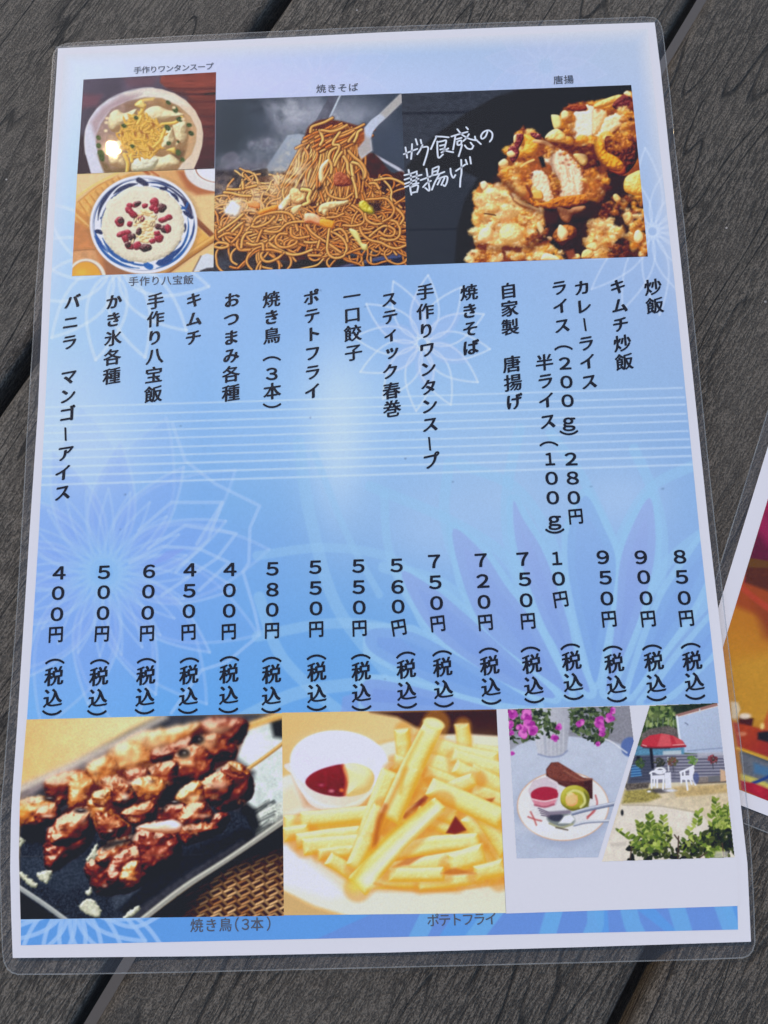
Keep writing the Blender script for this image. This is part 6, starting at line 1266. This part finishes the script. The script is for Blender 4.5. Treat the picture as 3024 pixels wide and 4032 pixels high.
def lettering(name, items, z, mat, parent):
    """items: (char, px position, em mm, angle deg, sx, sy, rise, bold)"""
    V, F = [], []
    for i, (ch, p, em, ang, sx, sy, rise, bold) in enumerate(items):
        v0, f = glyph(ch); c = at([p], z)[0]; a = math.radians(ang)
        M = np.array([[math.cos(a), math.sin(a)], [-math.sin(a), math.cos(a)]])
        # a heavier nib: the same stroke laid down a few times side by side
        for k, (ox, oy) in enumerate((NIB_ROUND if ch in DIG + '円（）' else NIB_BRUSH) if bold else ((0, 0),)):
            v = v0 + np.array([ox, oy]) * bold
            v[:, 1] += rise * v[:, 0]
            v = (v * (sx * em, sy * em)) @ M; b = len(V); zz = z + .003 * k + .018 * (i % 2)
            V += [(x + c[0], y + c[1], zz) for x, y in v]; F += [tuple(b + q for q in t) for t in f]
    return link(name, mesh(name, V, F), mat, parent)

def ribbon(V, F, pts, w, z):
    """flat pen line of width w mm with round ends through sheet points"""
    p = at(smooth(pts, False, 6), z)[:, :2]
    d = np.gradient(p, axis=0); d /= np.linalg.norm(d, axis=1)[:, None] + 1e-9
    n = np.stack([-d[:, 1], d[:, 0]], 1) * w / 2
    b = len(V)
    for q, m in zip(p, n): V += [(q[0] + m[0], q[1] + m[1], z), (q[0] - m[0], q[1] - m[1], z)]
    for i in range(len(p) - 1): F.append((b + 2 * i, b + 2 * i + 1, b + 2 * i + 3, b + 2 * i + 2))
    for e, s in ((0, -1), (len(p) - 1, 1)):
        c = len(V); a0 = math.atan2(*(d[e] * s)[::-1])
        for k in range(9):
            a = a0 - math.pi / 2 + math.pi * k / 8
            V.append((p[e][0] + w / 2 * math.cos(a), p[e][1] + w / 2 * math.sin(a), z - .003))
        F.append(tuple(range(c, c + 9)))

# ------------------------------------------------------------------ laminate film
def film_material():
    m, nt, n, b = material('clear_laminate'); L = nt.links.new; n.remove(b)
    out = n['Material Output']
    tc = node(nt, 'ShaderNodeTexCoord')
    t1 = node(nt, 'ShaderNodeTexNoise'); t1.inputs['Scale'].default_value = 420; t1.inputs['Detail'].default_value = 3; L(tc.outputs['Object'], t1.inputs['Vector'])
    t2 = node(nt, 'ShaderNodeTexNoise'); t2.inputs['Scale'].default_value = 28; t2.inputs['Detail'].default_value = 2; L(tc.outputs['Object'], t2.inputs['Vector'])
    h = math_node(nt, 'ADD', math_node(nt, 'MULTIPLY', t1.outputs['Fac'], .10), math_node(nt, 'MULTIPLY', t2.outputs['Fac'], .6))
    bp = node(nt, 'ShaderNodeBump'); bp.inputs['Distance'].default_value = .00012; bp.inputs['Strength'].default_value = .5; L(h, bp.inputs['Height'])
    ge = node(nt, 'ShaderNodeNewGeometry'); dt = node(nt, 'ShaderNodeVectorMath', operation='DOT_PRODUCT'); L(ge.outputs['Incoming'], dt.inputs[0]); L(bp.outputs[0], dt.inputs[1])
    c = math_node(nt, 'SUBTRACT', 1.0, math_node(nt, 'ABSOLUTE', dt.outputs['Value'])); p5 = math_node(nt, 'POWER', c, 5.0)
    fr = math_node(nt, 'ADD', math_node(nt, 'MULTIPLY', p5, .9), .016, True)
    tr = node(nt, 'ShaderNodeBsdfTransparent'); gl_ = node(nt, 'ShaderNodeBsdfGlossy'); gl_.inputs['Roughness'].default_value = .016; L(bp.outputs[0], gl_.inputs['Normal'])
    mx = node(nt, 'ShaderNodeMixShader'); L(fr, mx.inputs[0]); L(tr.outputs[0], mx.inputs[1]); L(gl_.outputs[0], mx.inputs[2])
    df = node(nt, 'ShaderNodeBsdfDiffuse'); df.inputs['Color'].default_value = (.75, .8, .85, 1)
    m2 = node(nt, 'ShaderNodeMixShader'); m2.inputs[0].default_value = .014; L(mx.outputs[0], m2.inputs[1]); L(df.outputs[0], m2.inputs[2])
    L(m2.outputs[0], out.inputs['Surface'])
    return m
FILM = film_material()
def rim_material():
    m, nt, n, b = material('laminate_cut_edge'); L = nt.links.new
    b.inputs['Base Color'].default_value = (.36, .38, .36, 1); b.inputs['Roughness'].default_value = .25
    tr = node(nt, 'ShaderNodeBsdfTransparent'); mx = node(nt, 'ShaderNodeMixShader')
    tc = node(nt, 'ShaderNodeTexCoord'); t = node(nt, 'ShaderNodeTexNoise'); t.inputs['Scale'].default_value = 90; L(tc.outputs['Object'], t.inputs['Vector'])
    mr = node(nt, 'ShaderNodeMapRange'); mr.inputs[3].default_value = .15; mr.inputs[4].default_value = .65; L(t.outputs['Fac'], mr.inputs[0]); L(mr.outputs[0], mx.inputs[0])
    L(tr.outputs[0], mx.inputs[1]); L(b.outputs[0], mx.inputs[2]); L(mx.outputs[0], n['Material Output'].inputs['Surface'])
    return m
RIM = rim_material()

def offset_poly(P, d):
    P = np.asarray(P, float); n = len(P); out = []
    area = 0.5 * np.sum(P[:, 0] * np.roll(P[:, 1], -1) - np.roll(P[:, 0], -1) * P[:, 1]); s = 1 if area > 0 else -1
    for i in range(n):
        a, b, c = P[i - 1], P[i], P[(i + 1) % n]
        e1 = (b - a) / (np.linalg.norm(b - a) + 1e-9); e2 = (c - b) / (np.linalg.norm(c - b) + 1e-9)
        n1 = np.array([e1[1], -e1[0]]) * s; n2 = np.array([e2[1], -e2[0]]) * s
        m = n1 + n2; m /= np.linalg.norm(m) + 1e-9
        out.append(b + m * d / max(.5, m @ n1))
    return np.array(out)

def laminate(parent, outer, paper, z0, z1, zs):
    """pouch: flat over the paper (z1), sloping to the thinner sealed margin (zs), closed below (z0)"""
    o2 = offset_poly(outer, -.35); pin = offset_poly(paper, -.25); pout = offset_poly(paper, .9)
    bm = bmesh.new()
    def ringv(P, z): return [bm.verts.new((x * MM, y * MM, z * MM)) for x, y in P]
    def loop(vs): return [bm.edges.new((vs[i], vs[(i + 1) % len(vs)])) for i in range(len(vs))]
    a = ringv(pin, z1); bm.faces.new(a)
    b = ringv(pout, zs)
    for i in range(len(a)):
        j = (i + 1) % len(a); bm.faces.new((a[i], a[j], b[j], b[i]))
    oo = ringv(outer, zs)
    eb = [e for e in bm.edges if e.verts[0] in b and e.verts[1] in b]
    bmesh.ops.triangle_fill(bm, use_beauty=True, edges=eb + loop(oo))
    lo = ringv(outer, z0)
    for i in range(len(oo)):
        j = (i + 1) % len(oo); bm.faces.new((oo[i], oo[j], lo[j], lo[i]))
    bm.faces.new(list(reversed(lo)))
    bmesh.ops.recalc_face_normals(bm, faces=bm.faces)
    me = bpy.data.meshes.new('laminate_film'); bm.to_mesh(me); bm.free()
    f = link('laminate_film', me, FILM, parent)
    v = [(x, y, zs + .03) for x, y in outer] + [(x, y, zs + .05) for x, y in o2]; n = len(outer)
    link('cut_edge', mesh('cut_edge', v, [(i, (i + 1) % n, n + (i + 1) % n, n + i) for i in range(n)]), RIM, parent)
    return f
def dense(P, step):
    P = np.asarray(P, float); out = []
    for i in range(len(P)):
        a, b = P[i], P[(i + 1) % len(P)]; k = max(1, int(np.hypot(*(b - a)) / step))
        out += [a + (b - a) * j / k for j in range(k)]
    return np.array(out)
def paper_sheet(parent, P, z, th=.1):
    n = len(P); v = [(x, y, z - th) for x, y in P] + [(x, y, z) for x, y in P]
    f = [tuple(range(n, 2 * n)), tuple(reversed(range(n)))] + [(i, (i + 1) % n, n + (i + 1) % n, n + i) for i in range(n)]
    return link('paper', mesh('paper', v, f), PAPER_M, parent)
def ccw(P):
    P = np.asarray(P); a = np.sum(P[:, 0] * np.roll(P[:, 1], -1) - np.roll(P[:, 0], -1) * P[:, 1])
    return P if a > 0 else P[::-1]

# ------------------------------------------------------------------ second sheet, half out of view under the menu
leaf = empty('laminated_leaflet', (.1905, .0447, 0), 'laminated sheet with a red and orange room picture half under the blue menu', 'leaflet')
leaf.rotation_euler = (0, 0, math.radians(-22.6)); LINV = None
def leaf_pts(P):
    return np.asarray(P, float)
lf_paper = dense([(0, 0), (210, 0), (210, 297), (0, 297)], 60)
def rrect(x0, y0, x1, y1, r, n=7):
    out = []
    for cx, cy, a0 in ((x1 - r, y0 + r, -90), (x1 - r, y1 - r, 0), (x0 + r, y1 - r, 90), (x0 + r, y0 + r, 180)):
        for k in range(n): a = math.radians(a0 + 90 * k / (n - 1)); out.append((cx + r * math.cos(a), cy + r * math.sin(a)))
    return np.array(out)
paper_sheet(leaf, ccw(lf_paper), .55)
laminate(leaf, ccw(rrect(-3.4, -4.6, 213.2, 301, 4)), ccw(lf_paper), .12, .78, .66)
cv = paint_leaflet()
ca, sa = math.cos(leaf.rotation_euler[2]), math.sin(leaf.rotation_euler[2])
gx, gy = np.meshgrid(np.linspace(4.6, 205, 460), np.linspace(292, 4.0, 680))
WX = 190.5 + gx * ca - gy * sa; WY = 44.7 + gx * sa + gy * ca
S = seen(np.stack([WX.ravel(), WY.ravel(), np.full(WX.size, .6)], 1)).reshape(WX.shape + (2,))
inn = (S[..., 0] > 2600) & (S[..., 0] < 3250) & (S[..., 1] > 1400) & (S[..., 1] < 3400)
keepl = inn[:-1, :-1] & inn[1:, 1:]
colr = ink(cv.sample(S[..., 0], S[..., 1])).astype(np.float32)
link('room_photo', grid_mesh('room_photo', gx, gy, .60, colr), INK, leaf)

# ------------------------------------------------------------------ the menu
menu = empty('laminated_menu', (0, 0, 0), 'laminated blue Japanese menu with food photos lying on the dark planks', 'menu')
PAPER_PX = [(228, 190), (171, 1100), (150, 1600), (116, 2100), (68, 2850), (50, 3100), (43, 3227), (40, 3420), (44, 3600), (50, 3772), (800, 3765), (1512, 3751), (2300, 3729), (2957, 3708), (2943, 3400), (2881, 2850), (2793, 2100), (2688, 1100), (2601, 273), (2578, 88), (2000, 107), (1512, 127), (870, 160)]
OUTER_PX = [(262, 169), (238, 177), (220, 192), (210, 208), (207, 224), (186, 500), (150, 1000), (134.5, 1200), (127, 1358), (117, 1501), (103, 1738), (95, 1896), (65, 2400), (45, 2664), (28, 2868), (12, 3067), (2, 3173), (-3, 3400), (2, 3600), (8, 3748), (14, 3790), (28, 3818), (46, 3832), (70, 3839), (274, 3838), (700, 3831), (1512, 3812), (2241, 3794), (2746, 3781), (2925, 3774), (2948, 3766), (2966, 3744), (2975, 3712), (2970, 3550), (2962, 3400), (2948, 3207), (2917, 2908), (2906, 2827), (2865, 2500), (2800, 1911), (2738, 1306), (2697, 894), (2662, 600), (2639, 363), (2612, 130), (2606, 104), (2595, 82), (2577, 68), (2532, 65), (2000, 86), (1400, 108), (1067, 123), (700, 141), (422, 158)]
Pm = ccw(at(PAPER_PX)[:, :2]); Om = ccw(at(OUTER_PX)[:, :2])
paper_sheet(menu, Pm, SHEET_Z)
laminate(menu, Om, Pm, SHEET_Z - .5, SHEET_Z + .35, SHEET_Z - .05)

Z1, Z2, Z3, Z4 = SHEET_Z + .05, SHEET_Z + .09, SHEET_Z + .14, SHEET_Z + .18
PH = dict(soup=([(328.7, 313.2), (317, 500), (304, 685.5)], [(850.9, 284), (848, 470), (845, 664)]),
          rice=([(304, 684.5), (293, 890), (283.3, 1087)], [(847, 661.5), (844, 860), (840.5, 1068)]),
          noodle=([(850, 393), (846, 700), (840, 1069)], [(1581, 367.5), (1593, 700), (1601.5, 1043)]),
          chicken=([(1581, 368.5), (1593, 700), (1601.5, 1044)], [(2485.4, 334.5), (2519, 670), (2551, 1010)]),
          skewer=([(105, 2833), (78, 3155), (74.5, 3372), (81, 3620)], [(1110, 2808), (1118, 3606)]),
          fries=([(1110, 2806), (1118, 3604)], [(1955, 2793), (1993, 3595)]))
LABEL = dict(soup='wonton_soup_photo', rice='rice_pudding_photo', noodle='fried_noodle_photo', chicken='fried_chicken_photo', skewer='chicken_skewer_photo', fries='french_fries_photo')
def shrink(L, R, d):
    return [(L[0][0] + d, L[0][1] + d)] + [(x + d, y) for x, y in L[1:-1]] + [(L[-1][0] + d, L[-1][1] - d), (R[-1][0] - d, R[-1][1] - d)] + [(x - d, y) for x, y in reversed(R[1:-1])] + [(R[0][0] - d, R[0][1] + d)]
CARD = ([(1955, 2792), (1992, 3597)], [(2833, 2769), (2881, 3180), (2904, 3400), (2909, 3567)])
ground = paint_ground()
holes = [shrink(*PH[k], 12) for k in PH] + [shrink(*CARD, 12)]
NL = 9
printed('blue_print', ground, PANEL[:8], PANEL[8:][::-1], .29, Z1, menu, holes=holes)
del ground
parts = {}
for k, (L, R) in PH.items():
    parts[k] = printed(LABEL[k], globals()['paint_' + k](), L, R, .58 if k in ('soup', 'rice') else .5, Z2, menu)
cv_ = np.array(CARD[0] + CARD[1][::-1])
cw = at(cv_, Z2)
link('white_card', mesh('white_card', [(x, y, Z2) for x, y, _ in cw], [tuple(range(len(cw)))]), PAPER_M, menu)
def fr(o, s, P): return [(o[0] + x * s, o[1] + y * s) for x, y in P]
for nm, fn, E in (('cake_photo', paint_cake, CAKE_EDGE), ('terrace_photo', paint_yard, YARD_EDGE)):
    E = fr((1950, 2750), .6474, E); e = np.array(E)
    x0, y0, x1, y1 = e[:, 0].min(), e[:, 1].min(), e[:, 0].max(), e[:, 1].max()
    printed(nm, fn(), [(x0, y0), (x0, y1)], [(x1, y0), (x1, y1)], .55, Z3, menu, clip=E)

# dishes and prices, written downwards
EM = 6.0
A3, A4, A5, A6 = (0, 1000), (1512, 1000), (0, 2050), (1512, 2050); S9 = .9114
def col(o, s, chars, pts): return [(ch, (o[0] + x * S9, o[1] + y * S9)) for ch, (x, y) in zip(chars, pts)]
DISHES = [
 col(A3, 0, 'バニラマンゴーアイス', [(313, 205), (305, 295), (300, 380), (297, 530), (292, 612), (290, 690), (283, 778), (283, 860), (272, 945), (270, 1030)]),
 col(A3, 0, 'かき氷各種', [(492, 205), (490, 282), (488, 362), (485, 445), (482, 527)]),
 col(A3, 0, '手作り八宝飯', [(672, 203), (672, 280), (668, 360), (668, 440), (664, 522), (662, 605)]),
 col(A3, 0, 'キムチ', [(838, 198), (838, 280), (835, 360)]),
 col(A3, 0, 'おつまみ各種', [(1002, 198), (1000, 280), (998, 360), (998, 438), (998, 518), (997, 600)]),
 col(A3, 0, '焼き鳥（３本）', [(1172, 195), (1173, 272), (1174, 352), (1174, 452), (1175, 517), (1176, 592), (1175, 655)]),
 col(A3, 0, 'ポテトフライ', [(1345, 187), (1348, 265), (1352, 345), (1350, 428), (1350, 510), (1350, 592)]),
 col(A3, 0, '一口餃子', [(1520, 182), (1522, 262), (1524, 342), (1527, 425)]),
 col(A4, 0, 'スティック春巻', [(22, 195), (26, 270), (30, 345), (34, 420), (27, 507), (32, 590), (35, 668)]),
 col(A4, 0, '手作りワンタンスープ', [(178, 163), (178, 247), (182, 330), (186, 412), (190, 495), (193, 575), (196, 655), (200, 735), (197, 820), (203, 893)]),
 col(A4, 0, '焼きそば', [(367, 165), (370, 245), (373, 322), (375, 403)]),
 col(A4, 0, '自家製唐揚げ', [(537, 158), (542, 235), (545, 315), (552, 475), (557, 555), (562, 637)]),
 col(A4, 0, 'ライス（２００ｇ）２８０円', [(757, 145), (763, 225), (770, 308), (775, 405), (782, 472), (788, 552), (793, 633), (797, 720), (799, 772), (808, 885), (815, 967), (820, 1052), (828, 1132)]),
 col(A4, 0, '半ライス（１００ｇ）', [(693, 468), (697, 548), (702, 632), (708, 722), (712, 820), (716, 885), (724, 968), (729, 1052), (735, 1145), (738, 1197)]),
 col(A4, 0, 'カレーライス', [(855, 145), (862, 225), (868, 305), (873, 385), (880, 465), (887, 550)]),
 col(A4, 0, 'キムチ炒飯', [(1010, 140), (1018, 222), (1022, 303), (1030, 385), (1038, 465)]),
 col(A4, 0, '炒飯', [(1162, 142), (1170, 222)]),
]
T4 = '（税込）'
PRICES = [
 (A5, '４００円', [(255, 225), (251, 312), (246, 403), (241, 490), (237, 608), (233, 672), (228, 765), (224, 830)]),
 (A5, '５００円', [(450, 222), (448, 308), (445, 398), (440, 487), (431, 610), (427, 672), (423, 765), (418, 830)]),
 (A5, '６００円', [(644, 218), (641, 305), (638, 397), (635, 485), (633, 605), (630, 668), (627, 760), (624, 825)]),
 (A5, '４５０円', [(820, 212), (819, 302), (816, 390), (814, 480), (818, 603), (816, 665), (814, 757), (811, 823)]),
 (A5, '４００円', [(993, 210), (991, 300), (990, 388), (988, 478), (991, 597), (989, 660), (988, 752), (986, 820)]),
 (A5, '５８０円', [(1178, 207), (1177, 297), (1176, 384), (1175, 473), (1174, 600), (1173, 662), (1172, 755), (1171, 820)]),
 (A5, '５５０円', [(1363, 200), (1364, 290), (1365, 378), (1366, 467), (1367, 590), (1368, 652), (1369, 745), (1368, 810)]),
 (A5, '５５０円', [(1549, 195), (1550, 286), (1552, 374), (1553, 463), (1558, 588), (1560, 650), (1561, 742), (1562, 810)]),
 (A6, '５６０円', [(55, 192), (58, 285), (61, 370), (64, 460), (93, 578), (96, 640), (98, 735), (100, 800)]),
 (A6, '７５０円', [(217, 175), (222, 265), (227, 355), (232, 443), (250, 572), (253, 632), (257, 727), (259, 795)]),
 (A6, '７２０円', [(419, 170), (427, 260), (432, 350), (438, 438), (451, 560), (456, 625), (461, 717), (464, 783)]),
 (A6, '７５０円', [(600, 165), (609, 252), (614, 343), (622, 432), (632, 556), (638, 618), (646, 712), (650, 777)]),
 (A6, '１０円', [(746, 162), (754, 250), (763, 338), (803, 543), (810, 605), (817, 697), (820, 763)]),
 (A6, '９５０円', [(946, 157), (957, 245), (963, 335), (972, 423), (987, 552), (994, 615), (1003, 707), (1007, 773)]),
 (A6, '９００円', [(1110, 157), (1122, 243), (1132, 334), (1141, 422), (1157, 547), (1165, 607), (1175, 702), (1178, 768)]),
 (A6, '８５０円', [(1278, 155), (1287, 242), (1297, 333), (1306, 420), (1324, 540), (1331, 605), (1341, 695), (1345, 762)]),
]
DIG = '０１２３４５６７８９ｇ'
SMALL = 'ィッ'
def brush(cs):
    it = []
    for i, (ch, p) in enumerate(cs):
        a = cs[max(0, i - 1)][1]; b = cs[min(len(cs) - 1, i + 1)][1]
        wa, wb = at([a, b], Z3); tilt = math.degrees(math.atan2(wb[0] - wa[0], wa[1] - wb[1])) if len(cs) > 1 else 0
        if ch in '（）': it.append((ch, p, EM * .92, -90 + tilt, 1.0, 1.08, 0, .036))
        elif ch == 'ー': it.append((ch, p, EM * .86, -86 + tilt, 1.0, 1.0, 0, .04))
        elif ch in DIG: it.append((ch, p, EM * .98, tilt, 1.12 if ch != '１' else .9, .90, 0, .038))
        elif ch == '円': it.append((ch, p, EM * .96, tilt, .86, .92, .03, .034))
        elif ch == '一': it.append((ch, p, EM * .96, tilt, 1, 1, .12, .04))
        elif ord(ch) > 0x4e00: it.append((ch, p, EM * 1.00, tilt, .98, .98, .12, .033))
        else: it.append((ch, p, EM * (.97 if ch not in SMALL else .97), tilt, .92, .95, .14, .050))
    return it
for d in DISHES: lettering('dish_name', brush(d), Z3, BLACK_M, menu)
for o, n, pts in PRICES: lettering('price', brush(col(o, 0, n + T4, pts)), Z3, BLACK_M, menu)

# captions, set sideways in grey
def caption(o, s, text, p0, p1, em, half=''):
    n = len(text); it = []
    a = np.array([o[0] + p0[0] * s, o[1] + p0[1] * s]); b = np.array([o[0] + p1[0] * s, o[1] + p1[1] * s])
    wa, wb = at([a, b], Z3); ang = math.degrees(math.atan2(wb[1] - wa[1], wb[0] - wa[0]))
    wid = np.array([1.0 if ch not in half else .6 for ch in text]); pos = np.cumsum(wid) - wid / 2; pos = (pos - pos[0]) / (pos[-1] - pos[0])
    for ch, t in zip(text, pos):
        if ch in '（）': it.append((ch, tuple(a + (b - a) * t), em, ang, 1, 1, 0, .014))
        elif ch == 'ー': it.append((ch, tuple(a + (b - a) * t), em, ang, 1, 1, 0, .014))
        else: it.append((ch, tuple(a + (b - a) * t), em, ang, .98, .98, 0, .014))
    lettering('caption', it, Z3, GREY_M, menu)
caption((0, 0), S9, '手作りワンタンスープ', (595, 303), (905, 286), 3.0)
caption((0, 0), S9, '焼きそば', (1387, 383), (1526, 377), 3.6)
caption((1512, 0), S9, '唐揚', (753, 345), (798, 343), 3.6)
caption((0, 1000), S9, '手作り八宝飯', (577, 118), (814, 111), 3.6)
caption((0, 3400), S9, '焼き鳥（３本）', (850, 267), (1160, 260), 3.9, '（３）')
caption((1512, 3400), S9, 'ポテトフライ', (212, 245), (462, 238), 3.7)

# chalky hand lettering printed on the fried chicken picture
PEN = [[(92, 882), (170, 850), (255, 818)], [(112, 800), (122, 860), (132, 925)], [(192, 760), (188, 860), (180, 940)], [(236, 700), (256, 766)], [(296, 708), (306, 752)],
       [(318, 772), (290, 830), (256, 882)], [(305, 800), (382, 795), (376, 870), (332, 1012)],
       [(490, 665), (455, 740), (420, 820)], [(480, 668), (560, 670), (634, 678)], [(498, 728), (498, 830), (512, 925), (566, 885)], [(500, 735), (560, 724), (604, 716), (592, 780), (572, 850)], [(530, 780), (588, 768)], [(534, 826), (586, 812)], [(548, 862), (630, 812)], [(590, 838), (640, 850), (690, 858)],
       [(668, 668), (760, 640), (862, 612)], [(716, 660), (704, 740), (688, 826)], [(740, 580), (790, 640), (870, 690), (950, 712), (976, 712)], [(848, 556), (868, 580)], [(880, 640), (846, 690), (812, 722)], [(730, 700), (790, 684)], [(740, 730), (744, 770), (784, 760), (786, 716), (738, 730)], [(796, 770), (780, 830), (756, 906)], [(830, 776), (862, 812), (912, 818), (934, 780)], [(900, 742), (920, 768)], [(952, 668), (958, 700)], [(984, 724), (1024, 760)],
       [(1104, 612), (1080, 670), (1040, 696), (1026, 662), (1060, 612), (1120, 594), (1162, 630), (1158, 690), (1132, 730)],
       [(100, 1136), (180, 1116), (250, 1090)], [(150, 1072), (156, 1120)], [(102, 1190), (190, 1160), (306, 1132)], [(108, 1240), (190, 1210), (270, 1180)], [(106, 1280), (200, 1246), (270, 1232)], [(176, 1120), (184, 1270)], [(170, 1250), (172, 1310), (184, 1372)], [(176, 1280), (262, 1258), (252, 1340)], [(186, 1350), (250, 1336)], [(250, 1110), (246, 1180), (240, 1230)],
       [(296, 1196), (340, 1180), (416, 1150)], [(366, 1060), (384, 1180), (402, 1320), (352, 1290)], [(326, 1280), (370, 1232), (420, 1204)],
       [(440, 1060), (436, 1140)], [(440, 1060), (500, 1034), (516, 1040), (496, 1120)], [(446, 1096), (500, 1080)], [(430, 1140), (520, 1120), (582, 1096)], [(520, 1130), (470, 1220), (432, 1312)], [(500, 1180), (610, 1150), (616, 1210), (590, 1266), (570, 1256)], [(540, 1170), (500, 1250)], [(584, 1170), (546, 1254)],
       [(656, 1056), (664, 1120), (690, 1168), (716, 1134)], [(724, 1084), (780, 1046), (836, 1006)], [(786, 950), (790, 1100), (778, 1180), (772, 1276)], [(840, 950), (858, 1002)], [(892, 916), (904, 996)]]
V, F = [], []
for q in PEN: ribbon(V, F, [(1560 + x * .3255, 320 + y * .3255) for x, y in q], .60, Z3)
link('handwriting', mesh('handwriting', V, F), CHALK_M, parts['chicken'])
